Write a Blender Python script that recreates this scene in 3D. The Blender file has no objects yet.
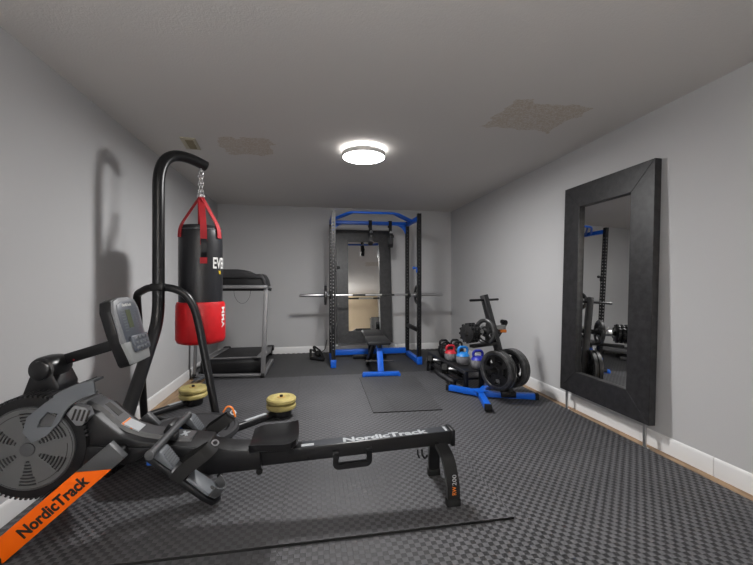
import bpy, bmesh, math, random
from mathutils import Vector, Matrix
from math import sin, cos, pi, radians as R
random.seed(7)
SC = bpy.context.scene
COL = SC.collection
V = Vector

# ------------------------------------------------------------------ materials
def mat(name, col, rough=.5, metal=0., bump=0., bscale=80., var=0., vscale=6., spec=.5, coat=0.):
    m = bpy.data.materials.new(name); m.use_nodes = True
    nt = m.node_tree; N = nt.nodes; L = nt.links
    b = N['Principled BSDF']
    b.inputs['Base Color'].default_value = (*col, 1)
    b.inputs['Roughness'].default_value = rough
    b.inputs['Metallic'].default_value = metal
    b.inputs['Specular IOR Level'].default_value = spec
    b.inputs['Coat Weight'].default_value = coat
    tc = N.new('ShaderNodeTexCoord')
    if var:
        n = N.new('ShaderNodeTexNoise'); n.inputs['Scale'].default_value = vscale; n.inputs['Detail'].default_value = 6
        L.new(tc.outputs['Object'], n.inputs['Vector'])
        r = N.new('ShaderNodeValToRGB')
        r.color_ramp.elements[0].position = .3; r.color_ramp.elements[1].position = .7
        r.color_ramp.elements[0].color = (*[max(0, c*(1-var)) for c in col], 1)
        r.color_ramp.elements[1].color = (*[min(1, c*(1+var)) for c in col], 1)
        L.new(n.outputs['Fac'], r.inputs['Fac']); L.new(r.outputs['Color'], b.inputs['Base Color'])
    if bump:
        n = N.new('ShaderNodeTexNoise'); n.inputs['Scale'].default_value = bscale; n.inputs['Detail'].default_value = 4
        L.new(tc.outputs['Object'], n.inputs['Vector'])
        bp = N.new('ShaderNodeBump'); bp.inputs['Strength'].default_value = bump; bp.inputs['Distance'].default_value = .004
        L.new(n.outputs['Fac'], bp.inputs['Height']); L.new(bp.outputs['Normal'], b.inputs['Normal'])
    return m

def emat(name, col, s):
    m = bpy.data.materials.new(name); m.use_nodes = True
    b = m.node_tree.nodes['Principled BSDF']
    b.inputs['Base Color'].default_value = (*col, 1)
    b.inputs['Emission Color'].default_value = (*col, 1); b.inputs['Emission Strength'].default_value = s
    return m

M = {}
M['wall'] = mat('wall_paint', (.50, .50, .505), .85, bump=.12, bscale=160, spec=.25)
M['wall_rear'] = mat('rear_wall_paint', (.72, .60, .43), .85, bump=.1, bscale=160, spec=.25)
M['trim'] = mat('white_trim', (.74, .74, .74), .45)
M['steel_black'] = mat('black_powder_coat', (.006, .006, .007), .38, bump=.05, bscale=400, spec=.35)
M['black_plastic'] = mat('black_plastic', (.006, .006, .007), .42, bump=.05, bscale=300, spec=.35)
M['black_satin'] = mat('black_satin', (.010, .010, .011), .3, spec=.4)
M['black_rubber'] = mat('black_rubber', (.008, .008, .008), .7, spec=.3)
M['charcoal'] = mat('charcoal_plastic', (.020, .020, .022), .45, bump=.06, bscale=300)
M['grey_dark'] = mat('dark_grey_plastic', (.058, .060, .064), .45, bump=.05, bscale=300)
M['grey_mid'] = mat('grey_plastic', (.115, .125, .138), .45, bump=.05, bscale=300)
M['grey_light'] = mat('silver_plastic', (.25, .26, .26), .4)
M['slate'] = mat('slate_plastic', (.075, .085, .105), .4)
M['rail_top'] = mat('dark_slate_plastic', (.016, .020, .028), .4)
M['cover_grey'] = mat('cover_grey_plastic', (.088, .090, .092), .45, bump=.05, bscale=300)
M['louvre'] = mat('mid_grey_plastic', (.17, .175, .185), .45)
M['lcd'] = mat('olive_lcd', (.10, .115, .07), .2)
M['orange'] = mat('orange_powder_coat', (.84, .125, .002), .55, bump=.03, bscale=300, spec=.2)
M['orange_cord'] = mat('orange_webbing', (.85, .22, .02), .6)
M['blue'] = mat('blue_powder_coat', (.004, .10, .54), .35, bump=.03, bscale=300)
M['blue_plastic'] = mat('blue_plastic', (.01, .09, .42), .45)
M['lightblue'] = mat('light_blue_plastic', (.01, .18, .52), .45)
M['navy'] = mat('deep_blue_plastic', (.010, .018, .30), .45)
M['red_plastic'] = mat('red_plastic', (.42, .012, .025), .45)
M['vinyl_grey'] = mat('grey_vinyl', (.15, .15, .16), .35, var=.35, vscale=14)
M['red'] = mat('red_vinyl', (.52, .006, .010), .45, bump=.1, bscale=60, var=.12, vscale=9)
M['red_web'] = mat('red_webbing', (.36, .006, .012), .7, bump=.2, bscale=400)
M['bag'] = mat('black_vinyl', (.009, .0095, .012), .42, bump=.35, bscale=26, var=.2)
M['chrome'] = mat('chrome', (.85, .85, .86), .3, 1.)
M['steel'] = mat('brushed_steel', (.55, .55, .56), .35, 1., bump=.04, bscale=300)
M['iron'] = mat('grey_cast_iron', (.022, .022, .023), .38, .35, bump=.25, bscale=90, var=.3, vscale=20)
M['iron_edge'] = mat('worn_cast_iron', (.075, .075, .076), .36, .55, bump=.2, bscale=90, var=.35, vscale=25)
M['yellow'] = mat('mustard_vinyl', (.40, .33, .12), .55, bump=.15, bscale=60, var=.25, vscale=12)
M['white'] = mat('white_print', (.68, .68, .66), .6)
M['pale'] = mat('pale_grey_label', (.42, .44, .46), .6)
M['black_print'] = mat('black_print', (.01, .008, .006), .6)
M['orange_print'] = mat('orange_print', (.75, .20, .02), .6)
M['yellow_print'] = mat('yellow_print', (.75, .50, .02), .6)
M['tan'] = mat('tan_label', (.45, .30, .10), .6)
M['pad'] = mat('black_upholstery', (.011, .0115, .013), .42, bump=.15, bscale=120)
M['belt'] = mat('treadmill_belt', (.014, .014, .015), .6, bump=.2, bscale=300)
M['silver_paint'] = mat('silver_paint', (.20, .20, .205), .4, .35)
M['locker'] = mat('grey_locker_paint', (.16, .165, .17), .5)
M['vent'] = mat('cream_vent_paint', (.46, .42, .32), .6)
M['vent_dark'] = mat('vent_slot', (.26, .22, .14), .8)
M['lamp_ring'] = mat('lamp_ring', (.80, .78, .76), .5)
M['trainer'] = mat('dark_textured_rubber', (.022, .022, .025), .65, bump=.5, bscale=260, var=.25, vscale=40)

def m_mirror():
    m = mat('mirror_glass', (.80, .80, .79), .015, 1.)
    return m
M['mirror'] = m_mirror()

def m_frame():
    m = bpy.data.materials.new('dark_stained_wood'); m.use_nodes = True
    nt = m.node_tree; N = nt.nodes; L = nt.links; b = N['Principled BSDF']
    tc = N.new('ShaderNodeTexCoord'); mp = N.new('ShaderNodeMapping')
    mp.inputs['Scale'].default_value = (14, 14, 14)
    L.new(tc.outputs['Object'], mp.inputs['Vector'])
    n = N.new('ShaderNodeTexNoise'); n.inputs['Scale'].default_value = 1.4; n.inputs['Detail'].default_value = 8
    n.inputs['Roughness'].default_value = .65
    L.new(mp.outputs['Vector'], n.inputs['Vector'])
    r = N.new('ShaderNodeValToRGB')
    r.color_ramp.elements[0].position = .32; r.color_ramp.elements[0].color = (.007, .007, .008, 1)
    r.color_ramp.elements[1].position = .75; r.color_ramp.elements[1].color = (.034, .033, .035, 1)
    L.new(n.outputs['Fac'], r.inputs['Fac']); L.new(r.outputs['Color'], b.inputs['Base Color'])
    bp = N.new('ShaderNodeBump'); bp.inputs['Strength'].default_value = .25; bp.inputs['Distance'].default_value = .003
    L.new(n.outputs['Fac'], bp.inputs['Height']); L.new(bp.outputs['Normal'], b.inputs['Normal'])
    b.inputs['Roughness'].default_value = .42
    return m
M['frame'] = m_frame()

def math_node(nt, op, a, b=None, c=None):
    n = nt.nodes.new('ShaderNodeMath'); n.operation = op
    for i, v in enumerate((a, b, c)):
        if v is None: continue
        if isinstance(v, (int, float)): n.inputs[i].default_value = v
        else: nt.links.new(v, n.inputs[i])
    return n.outputs[0]

def m_mat(name, base, cell=.0255, rough=.66, spec=.95, aniso=.82):
    """Foam mat: checker of small squares whose fine ridges run alternately along x and along y."""
    m = bpy.data.materials.new(name); m.use_nodes = True
    nt = m.node_tree; N = nt.nodes; L = nt.links; b = N['Principled BSDF']
    geo = N.new('ShaderNodeTexCoord'); sp = N.new('ShaderNodeSeparateXYZ'); L.new(geo.outputs['Object'], sp.inputs[0])
    X, Y = sp.outputs[0], sp.outputs[1]
    fx = math_node(nt, 'FLOOR', math_node(nt, 'DIVIDE', X, cell)); fy = math_node(nt, 'FLOOR', math_node(nt, 'DIVIDE', Y, cell))
    chk = math_node(nt, 'MODULO', math_node(nt, 'ADD', math_node(nt, 'ADD', fx, fy), 2000.), 2.)
    nchk = math_node(nt, 'SUBTRACT', 1., chk)
    cb = N.new('ShaderNodeCombineXYZ'); L.new(chk, cb.inputs[0]); L.new(nchk, cb.inputs[1])
    L.new(cb.outputs[0], b.inputs['Tangent']); b.inputs['Anisotropic'].default_value = aniso
    # little bevelled rim round every square
    ex = math_node(nt, 'PINGPONG', X, cell/2); ey = math_node(nt, 'PINGPONG', Y, cell/2)
    px = math_node(nt, 'ABSOLUTE', math_node(nt, 'SUBTRACT', math_node(nt, 'FRACT', math_node(nt, 'DIVIDE', X, cell)), .5))
    py = math_node(nt, 'ABSOLUTE', math_node(nt, 'SUBTRACT', math_node(nt, 'FRACT', math_node(nt, 'DIVIDE', Y, cell)), .5))
    rim = math_node(nt, 'MULTIPLY', math_node(nt, 'SUBTRACT', math_node(nt, 'MAXIMUM', px, py), .42), 12.)
    bp = N.new('ShaderNodeBump'); bp.inputs['Strength'].default_value = .5; bp.inputs['Distance'].default_value = .0025
    L.new(math_node(nt, 'MAXIMUM', rim, 0.), bp.inputs['Height']); L.new(bp.outputs['Normal'], b.inputs['Normal'])
    # scuffs and chalky dust: irregular wear with its own shape
    n = N.new('ShaderNodeTexNoise'); n.inputs['Scale'].default_value = 1.3; n.inputs['Detail'].default_value = 7
    n.inputs['Roughness'].default_value = .6
    L.new(geo.outputs['Object'], n.inputs['Vector'])
    r = N.new('ShaderNodeValToRGB')
    r.color_ramp.elements[0].position = .3; r.color_ramp.elements[0].color = (*[c*.82 for c in base], 1)
    r.color_ramp.elements[1].position = .72; r.color_ramp.elements[1].color = (*[c*1.25 for c in base], 1)
    L.new(n.outputs['Fac'], r.inputs['Fac'])
    # jigsaw seams every 0.61 m
    def seam(U, W, off):
        zig = math_node(nt, 'MULTIPLY', math_node(nt, 'PINGPONG', math_node(nt, 'ADD', W, 20.), .03), .5)
        u = math_node(nt, 'ADD', math_node(nt, 'ADD', U, off+61.), zig)
        d = math_node(nt, 'PINGPONG', u, .61)
        return math_node(nt, 'LESS_THAN', d, .0016)
    s = math_node(nt, 'MAXIMUM', seam(X, Y, .14), seam(Y, X, .09))
    sheen_tone = N.new('ShaderNodeMix'); sheen_tone.data_type = 'RGBA'; sheen_tone.blend_type = 'MULTIPLY'; sheen_tone.inputs['Factor'].default_value = 1
    tv = N.new('ShaderNodeCombineColor'); q = math_node(nt, 'ADD', math_node(nt, 'MULTIPLY', chk, .85), .56)  # paints the light and dark sheen of the ridges into the cell colours
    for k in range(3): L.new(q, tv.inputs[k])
    L.new(r.outputs['Color'], sheen_tone.inputs['A']); L.new(tv.outputs[0], sheen_tone.inputs['B'])
    mx = N.new('ShaderNodeMix'); mx.data_type = 'RGBA'
    L.new(s, mx.inputs['Factor']); L.new(sheen_tone.outputs['Result'], mx.inputs['A']); mx.inputs['B'].default_value = (.012, .012, .012, 1)
    L.new(mx.outputs['Result'], b.inputs['Base Color'])
    b.inputs['Roughness'].default_value = rough
    b.inputs['Specular IOR Level'].default_value = .6
    return m
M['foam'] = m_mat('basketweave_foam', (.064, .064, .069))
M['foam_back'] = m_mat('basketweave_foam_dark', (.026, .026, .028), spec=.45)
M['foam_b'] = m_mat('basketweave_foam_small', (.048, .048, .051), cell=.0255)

def m_wood():
    m = bpy.data.materials.new('oak_planks'); m.use_nodes = True
    nt = m.node_tree; N = nt.nodes; L = nt.links; b = N['Principled BSDF']
    tc = N.new('ShaderNodeTexCoord'); mp = N.new('ShaderNodeMapping'); mp.inputs['Scale'].default_value = (10, 1.2, 1)
    L.new(tc.outputs['Object'], mp.inputs['Vector'])
    n = N.new('ShaderNodeTexNoise'); n.inputs['Scale'].default_value = 2.5; n.inputs['Detail'].default_value = 8
    L.new(mp.outputs[0], n.inputs['Vector'])
    r = N.new('ShaderNodeValToRGB')
    r.color_ramp.elements[0].position = .3; r.color_ramp.elements[0].color = (.17, .10, .05, 1)
    r.color_ramp.elements[1].position = .7; r.color_ramp.elements[1].color = (.38, .25, .14, 1)
    L.new(n.outputs['Fac'], r.inputs['Fac']); L.new(r.outputs['Color'], b.inputs['Base Color'])
    b.inputs['Roughness'].default_value = .5
    return m
M['wood'] = m_wood()

def m_ceiling():
    m = bpy.data.materials.new('textured_ceiling'); m.use_nodes = True
    nt = m.node_tree; N = nt.nodes; L = nt.links; b = N['Principled BSDF']
    tc = N.new('ShaderNodeTexCoord'); sp = N.new('ShaderNodeSeparateXYZ'); L.new(tc.outputs['Object'], sp.inputs[0])
    n = N.new('ShaderNodeTexNoise'); n.inputs['Scale'].default_value = 110; n.inputs['Detail'].default_value = 5
    L.new(tc.outputs['Object'], n.inputs['Vector'])
    bp = N.new('ShaderNodeBump'); bp.inputs['Strength'].default_value = .28; bp.inputs['Distance'].default_value = .005
    L.new(n.outputs['Fac'], bp.inputs['Height']); L.new(bp.outputs['Normal'], b.inputs['Normal'])
    w = N.new('ShaderNodeTexNoise'); w.inputs['Scale'].default_value = 7; w.inputs['Detail'].default_value = 5
    L.new(tc.outputs['Object'], w.inputs['Vector'])
    wob = math_node(nt, 'MULTIPLY', math_node(nt, 'SUBTRACT', w.outputs['Fac'], .5), .22)
    def patch(x0, x1, y0, y1, shear):
        xx = math_node(nt, 'ADD', math_node(nt, 'SUBTRACT', sp.outputs[0], math_node(nt, 'MULTIPLY', math_node(nt, 'SUBTRACT', sp.outputs[1], (y0+y1)/2), shear)), wob)
        dx = math_node(nt, 'ABSOLUTE', math_node(nt, 'SUBTRACT', xx, (x0+x1)/2))
        yy = math_node(nt, 'ADD', sp.outputs[1], wob)
        dy = math_node(nt, 'ABSOLUTE', math_node(nt, 'SUBTRACT', yy, (y0+y1)/2))
        a = math_node(nt, 'LESS_THAN', dx, (x1-x0)/2); c = math_node(nt, 'LESS_THAN', dy, (y1-y0)/2)
        return math_node(nt, 'MULTIPLY', a, c)
    p = math_node(nt, 'MAXIMUM', patch(-.82, -.36, 3.36, 3.80, 0.), patch(1.36, 1.96, 2.34, 2.80, -.1))
    g = N.new('ShaderNodeTexNoise'); g.inputs['Scale'].default_value = 90; g.inputs['Detail'].default_value = 3
    L.new(tc.outputs['Object'], g.inputs['Vector'])
    gr = N.new('ShaderNodeMapRange'); gr.inputs['From Min'].default_value = .42; gr.inputs['From Max'].default_value = .58
    gr.inputs['To Min'].default_value = .25
    L.new(g.outputs['Fac'], gr.inputs['Value'])
    f = math_node(nt, 'MULTIPLY', math_node(nt, 'MULTIPLY', p, gr.outputs[0]), .85)
    mx = N.new('ShaderNodeMix'); mx.data_type = 'RGBA'
    L.new(f, mx.inputs['Factor']); mx.inputs['A'].default_value = (.66, .635, .61, 1); mx.inputs['B'].default_value = (.50, .42, .33, 1)
    L.new(mx.outputs['Result'], b.inputs['Base Color'])
    b.inputs['Roughness'].default_value = .9; b.inputs['Specular IOR Level'].default_value = .2
    return m
M['ceiling'] = m_ceiling()
M['lamp'] = emat('lamp_diffuser', (1., .985, .96), 30.)
M['lamp_back'] = emat('lamp_backlight', (1., .99, .97), 10.)
M['fill_glow_warm'] = emat('fill_lamp_glow', (1., .90, .74), 14.)  # glow of the added uplighter
M['window_fill_glow'] = emat('fill_pane_glow', (.93, .96, 1.), 1.)  # glow of the added window behind the camera

# ------------------------------------------------------------------ mesh builder
def frame_z(axis, up=None):
    z = V(axis).normalized()
    u = V(up) if up else (V((0, 0, 1)) if abs(z.z) < .95 else V((0, 1, 0)))
    x = u.cross(z).normalized(); y = z.cross(x)
    return Matrix((x, y, z)).transposed()

def fillet(pts, r, n=6):
    pts = [V(p) for p in pts]
    out = [pts[0]]
    for i in range(1, len(pts)-1):
        a, b, c = pts[i-1], pts[i], pts[i+1]
        d1 = (a-b); d2 = (c-b)
        rr = min(r, d1.length*.49, d2.length*.49)
        p1 = b+d1.normalized()*rr; p2 = b+d2.normalized()*rr
        for k in range(n+1):
            t = k/n
            out.append(p1*(1-t)**2+b*2*t*(1-t)+p2*t*t)
    out.append(pts[-1])
    return out

class MB:
    def __init__(s): s.bm = bmesh.new()
    def add(s, verts, faces):
        vs = [s.bm.verts.new(v) for v in verts]
        for f in faces:
            try: s.bm.faces.new([vs[i] for i in f])
            except ValueError: pass
        return s
    def _merge(s, b):
        me = bpy.data.meshes.new('t'); b.to_mesh(me); b.free(); s.bm.from_mesh(me); bpy.data.meshes.remove(me)
    def box(s, c, size, rot=None, bev=0., seg=2):
        b = bmesh.new(); bmesh.ops.create_cube(b, size=1)
        bmesh.ops.scale(b, vec=size, verts=b.verts)
        if bev: bmesh.ops.bevel(b, geom=list(b.edges), offset=bev, segments=seg, affect='EDGES', profile=.5)
        mt = Matrix.Translation(c) @ (rot.to_4x4() if rot else Matrix.Identity(4))
        bmesh.ops.transform(b, matrix=mt, verts=b.verts)
        s._merge(b); return s
    def beam(s, p0, p1, w, h, up=(0, 0, 1), bev=0., ext=0.):
        p0, p1 = V(p0), V(p1); d = (p1-p0); m = frame_z(d, up)
        return s.box((p0+p1)/2, (w, h, d.length+2*ext), m, bev)
    def cyl(s, p0, p1, r0, r1=None, seg=24, bev=0.):
        r1 = r0 if r1 is None else r1
        L = (V(p1)-V(p0)).length
        if bev: prof = [(0, 0), (r0-bev, 0), (r0-bev*.3, bev*.3), (r0, bev), (r1, L-bev), (r1-bev*.3, L-bev*.3), (r1-bev, L), (0, L)]
        else: prof = [(0, 0), (r0, 0), (r1, L), (0, L)]
        return s.lathe(prof, p0, V(p1)-V(p0), seg)
    def lathe(s, prof, o, axis=(0, 0, 1), seg=32, sx=1., sy=1.):
        m = frame_z(axis); o = V(o); rings = []
        for r, z in prof:
            if r < 1e-6: rings.append([s.bm.verts.new(o+m @ V((0, 0, z)))])
            else: rings.append([s.bm.verts.new(o+m @ V((r*sx*cos(2*pi*k/seg), r*sy*sin(2*pi*k/seg), z))) for k in range(seg)])
        for a, b in zip(rings, rings[1:]):
            for k in range(seg):
                q = (k+1) % seg
                if len(a) == 1 and len(b) == 1: continue
                if len(a) == 1: f = [a[0], b[k], b[q]][::-1]
                elif len(b) == 1: f = [a[k], a[q], b[0]]
                else: f = [a[k], a[q], b[q], b[k]]
                try: s.bm.faces.new(f)
                except ValueError: pass
        return s
    def sphere(s, c, r, sc=(1, 1, 1), seg=24, rings=14):
        b = bmesh.new(); bmesh.ops.create_uvsphere(b, u_segments=seg, v_segments=rings, radius=r)
        bmesh.ops.scale(b, vec=sc, verts=b.verts); bmesh.ops.translate(b, vec=c, verts=b.verts)
        s._merge(b); return s
    def sweep(s, pts, prof, closed=False, up=None):
        """prof: list of 2-D points; swept along pts with parallel transport."""
        pts = [V(p) for p in pts]; n = len(pts); k = len(prof)
        T = []
        for i in range(n):
            if closed: t = pts[(i+1) % n]-pts[i-1]
            else: t = pts[min(i+1, n-1)]-pts[max(i-1, 0)]
            T.append(t.normalized())
        m = frame_z(T[0], up); x = V(m.col[0]); rings = []
        for i in range(n):
            if up:
                x = V(up).cross(T[i])
                x = x.normalized() if x.length > 1e-4 else V(m.col[0])
            else:
                x = (x-T[i]*x.dot(T[i])).normalized()
            y = T[i].cross(x)
            rings.append([s.bm.verts.new(pts[i]+x*a+y*b) for a, b in prof])
        for i in range(n if closed else n-1):
            a, b = rings[i], rings[(i+1) % n]
            for j in range(k):
                q = (j+1) % k
                try: s.bm.faces.new([a[j], a[q], b[q], b[j]])
                except ValueError: pass
        if not closed:
            s.bm.faces.new(rings[0][::-1]); s.bm.faces.new(rings[-1])
        return s
    def tube(s, pts, r, seg=12, bend=0., closed=False):
        if bend: pts = fillet(pts, bend)
        return s.sweep(pts, [(r*cos(2*pi*k/seg), r*sin(2*pi*k/seg)) for k in range(seg)], closed)
    def strap(s, pts, w, t, up=None, bend=0.):
        if bend: pts = fillet(pts, bend)
        if up: w, t = t, w
        return s.sweep(pts, [(-w/2, -t/2), (w/2, -t/2), (w/2, t/2), (-w/2, t/2)], False, up)
    def torus(s, c, axis, Rr, r, seg=24, rs=8, sx=1.):
        m = frame_z(axis); c = V(c)
        return s.tube([c+m @ V((Rr*sx*cos(2*pi*k/seg), Rr*sin(2*pi*k/seg), 0)) for k in range(seg)], r, rs, closed=True)
    def prism(s, poly, o, u, v, depth, bev=0.):
        """polygon in the (u, v) plane at o, extruded along u x v by depth."""
        o, u, v = V(o), V(u).normalized(), V(v).normalized(); n = u.cross(v)
        b = bmesh.new()
        vs = [b.verts.new(o+u*p[0]+v*p[1]) for p in poly]
        f = b.faces.new(vs)
        r = bmesh.ops.extrude_face_region(b, geom=[f])
        bmesh.ops.translate(b, vec=n*depth, verts=[g for g in r['geom'] if isinstance(g, bmesh.types.BMVert)])
        bmesh.ops.recalc_face_normals(b, faces=b.faces)
        if bev: bmesh.ops.bevel(b, geom=list(b.edges), offset=bev, segments=2, affect='EDGES', profile=.5)
        bmesh.ops.triangulate(b, faces=[q for q in b.faces if len(q.verts) > 4])
        s._merge(b); return s
    def polar(s, radii, nt, keep, o, axis, z0, z1):
        """annular plate on a polar grid; keep(i, j) tells which cells are solid."""
        m = frame_z(axis); o = V(o)
        F = [[s.bm.verts.new(o+m @ V((r*cos(2*pi*j/nt), r*sin(2*pi*j/nt), z0))) for j in range(nt)] for r in radii]
        B = [[s.bm.verts.new(o+m @ V((r*cos(2*pi*j/nt), r*sin(2*pi*j/nt), z1))) for j in range(nt)] for r in radii]
        nr = len(radii)-1
        K = lambda i, j: 0 <= i < nr and keep(i, j % nt)
        for i in range(nr):
            for j in range(nt):
                if not K(i, j): continue
                q = (j+1) % nt
                s.bm.faces.new([F[i][j], F[i][q], F[i+1][q], F[i+1][j]][::-1])
                s.bm.faces.new([B[i][j], B[i][q], B[i+1][q], B[i+1][j]])
                if not K(i-1, j): s.bm.faces.new([F[i][j], F[i][q], B[i][q], B[i][j]][::-1])
                if not K(i+1, j): s.bm.faces.new([F[i+1][j], F[i+1][q], B[i+1][q], B[i+1][j]])
                if not K(i, j-1): s.bm.faces.new([F[i][j], F[i+1][j], B[i+1][j], B[i][j]][::-1])
                if not K(i, j+1): s.bm.faces.new([F[i][q], F[i+1][q], B[i+1][q], B[i][q]])
        loose = [v for v in s.bm.verts if not v.link_faces]
        bmesh.ops.delete(s.bm, geom=loose, context='VERTS')
        return s
    def tf(s, mtx): bmesh.ops.transform(s.bm, matrix=mtx, verts=s.bm.verts); return s
    def fix(s): bmesh.ops.recalc_face_normals(s.bm, faces=s.bm.faces); return s

def text_geo(txt, size, offset=0., shear=0., ext=.0008):
    cu = bpy.data.curves.new('t', 'FONT'); cu.body = txt; cu.size = size; cu.offset = offset; cu.shear = shear
    cu.extrude = ext; cu.align_x = 'LEFT'; cu.resolution_u = 3
    o = bpy.data.objects.new('t', cu); COL.objects.link(o)
    dg = bpy.context.evaluated_depsgraph_get(); e = o.evaluated_get(dg); me = e.to_mesh()
    vs = [v.co.copy() for v in me.vertices]; fs = [tuple(p.vertices) for p in me.polygons]
    e.to_mesh_clear(); bpy.data.objects.remove(o); bpy.data.curves.remove(cu)
    return vs, fs
def text_mb(txt, o, u, v, width, height, offset=0., shear=0., ext=.0008):
    """text laid out from o along u (width) and v (height of capitals)."""
    vs, fs = text_geo(txt, 1., offset, shear, ext)
    x0 = min(p.x for p in vs); x1 = max(p.x for p in vs); y1 = max(p.y for p in vs)
    u, v = V(u).normalized(), V(v).normalized(); n = u.cross(v); o = V(o)
    mb = MB()
    return mb.add([o+u*((p.x-x0)/(x1-x0)*width)+v*(p.y/y1*height)+n*p.z for p in vs], fs)

# ------------------------------------------------------------------ objects
def tag(o, label=None, cat=None, group=None, kind=None):
    if label: o['label'] = label
    if cat: o['category'] = cat
    if group: o['group'] = group
    if kind: o['kind'] = kind
    return o
def link(name, mb, m, loc=V((0, 0, 0)), smooth=35):
    me = bpy.data.meshes.new(name)
    bmesh.ops.remove_doubles(mb.bm, verts=mb.bm.verts, dist=1e-6)
    if loc.length: bmesh.ops.translate(mb.bm, vec=-loc, verts=mb.bm.verts)
    mb.bm.to_mesh(me); mb.bm.free()
    if smooth:
        for p in me.polygons: p.use_smooth = True
        me.set_sharp_from_angle(angle=R(smooth))
    me.materials.append(m)
    o = bpy.data.objects.new(name, me); COL.objects.link(o); o.location = loc
    return o
BASE = {}
def thing(name, loc, label, cat, group=None):
    o = bpy.data.objects.new(name, None); o.empty_display_size = .05; COL.objects.link(o); o.location = loc
    BASE[o.name] = V(loc)
    return tag(o, label, cat, group)
def part(name, mb, m, parent, label=None, smooth=35):
    """geometry is given in room coordinates; the child is stored relative to its thing's base."""
    org = BASE[parent.name]
    o = link(name, mb, m, smooth=0)
    o.data.transform(Matrix.Translation(-org))
    if smooth:
        for p in o.data.polygons: p.use_smooth = True
        o.data.set_sharp_from_angle(angle=R(smooth))
    o.parent = parent; BASE[o.name] = org
    if label: o['label'] = label
    return o
def single(name, mb, m, loc, label, cat, group=None, smooth=35):
    o = link(name, mb, m, V(loc), smooth); BASE[o.name] = V(loc)
    return tag(o, label, cat, group)
def struct(name, mb, m, smooth=0):
    o = link(name, mb, m, smooth=smooth); o['kind'] = 'structure'; BASE[o.name] = V((0, 0, 0)); return o
def copy_tree(o, parent=None):
    c = o.copy(); COL.objects.link(c)
    if parent: c.parent = parent
    BASE[c.name] = BASE[o.name]
    for ch in [q for q in o.children]: copy_tree(ch, c)
    return c

# ------------------------------------------------------------------ camera
XL, XR, YB, YF, H = -1.5, 2.46, 6.31, -2.3, 2.44
cam = bpy.data.cameras.new('camera'); co = bpy.data.objects.new('camera', cam); COL.objects.link(co)
cam.sensor_fit = 'HORIZONTAL'; cam.sensor_width = 36; cam.lens = 370/753*36
cam.shift_y = -1.3/753; cam.clip_start = .02
co.location = (0, 0, 1.195); co.rotation_euler = (pi/2, 0, -math.atan(64.5/370))
SC.camera = co

# ------------------------------------------------------------------ room
FZ = -.012
struct('floor', MB().box(((XL+XR)/2, (YB+YF)/2, FZ-.05), (XR-XL+.2, YB-YF+.2, .1)), M['wood'])
struct('ceiling', MB().box(((XL+XR)/2, (YB+YF)/2, H+.05), (XR-XL+.2, YB-YF+.2, .1)), M['ceiling'])
struct('wall_left', MB().box((XL-.05, (YB+YF)/2, (H+FZ)/2), (.1, YB-YF+.2, H-FZ)), M['wall'])
struct('wall_right', MB().box((XR+.05, (YB+YF)/2, (H+FZ)/2), (.1, YB-YF+.2, H-FZ)), M['wall'])
struct('wall_back', MB().box(((XL+XR)/2, YB+.05, (H+FZ)/2), (XR-XL, .1, H-FZ)), M['wall'])
wx0, wx1, wz0, wz1 = -1.35, .95, .55, 2.15      # unseen window added for fill light, in the wall behind the camera
w = MB()
w.box(((XL+wx0)/2, YF-.05, (H+FZ)/2), (wx0-XL, .1, H-FZ)); w.box(((XR+wx1)/2, YF-.05, (H+FZ)/2), (XR-wx1, .1, H-FZ))
w.box(((wx0+wx1)/2, YF-.05, (wz0+FZ)/2), (wx1-wx0, .1, wz0-FZ)); w.box(((wx0+wx1)/2, YF-.05, (wz1+H)/2), (wx1-wx0, .1, H-wz1))
struct('wall_front', w, M['wall_rear'])
w = MB()
for x in (wx0+.03, (wx0+wx1)/2, wx1-.03): w.box((x, YF-.04, (wz0+wz1)/2), (.06, .09, wz1-wz0), bev=.006)
for z in (wz0+.03, wz1-.03): w.box(((wx0+wx1)/2, YF-.04, z), (wx1-wx0, .088, .06), bev=.006)
wf = struct('fill_window_1', w, M['trim'])
pn = link('fill_pane', MB().box(((wx0+wx1)/2, YF-.07, (wz0+wz1)/2), (wx1-wx0, .01, wz1-wz0)), M['window_fill_glow']); pn.parent = wf  # added glowing sheet, gives soft fill from behind the camera

def baseboard(name, p0, p1, inward):
    p0, p1, n = V(p0), V(p1), V(inward)
    prof = [(0, FZ), (.014, FZ), (.014, .085), (.010, .097), (.005, .103), (0, .103)]
    a = [p0+n*q[0]+V((0, 0, q[1])) for q in prof]; b = [p1+n*q[0]+V((0, 0, q[1])) for q in prof]
    k = len(prof); mb = MB()
    mb.add(a+b, [(i, (i+1) % k, k+(i+1) % k, k+i) for i in range(k)]+[tuple(range(k))[::-1], tuple(range(k, 2*k))]).fix()
    return struct(name, mb, M['trim'], smooth=30)
baseboard('baseboard_left', (XL, YF, 0), (XL, YB, 0), (1, 0, 0))
baseboard('baseboard_right', (XR, 1.9, 0), (XR, YB, 0), (-1, 0, 0))
baseboard('baseboard_right_near', (XR, YF, 0), (XR, 1.896, 0), (-1, 0, 0))
baseboard('baseboard_back', (XL+.015, YB, 0), (XR-.015, YB, 0), (0, -1, 0))
baseboard('baseboard_front', (XL+.015, YF, 0), (XR-.015, YF, 0), (0, 1, 0))

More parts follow.
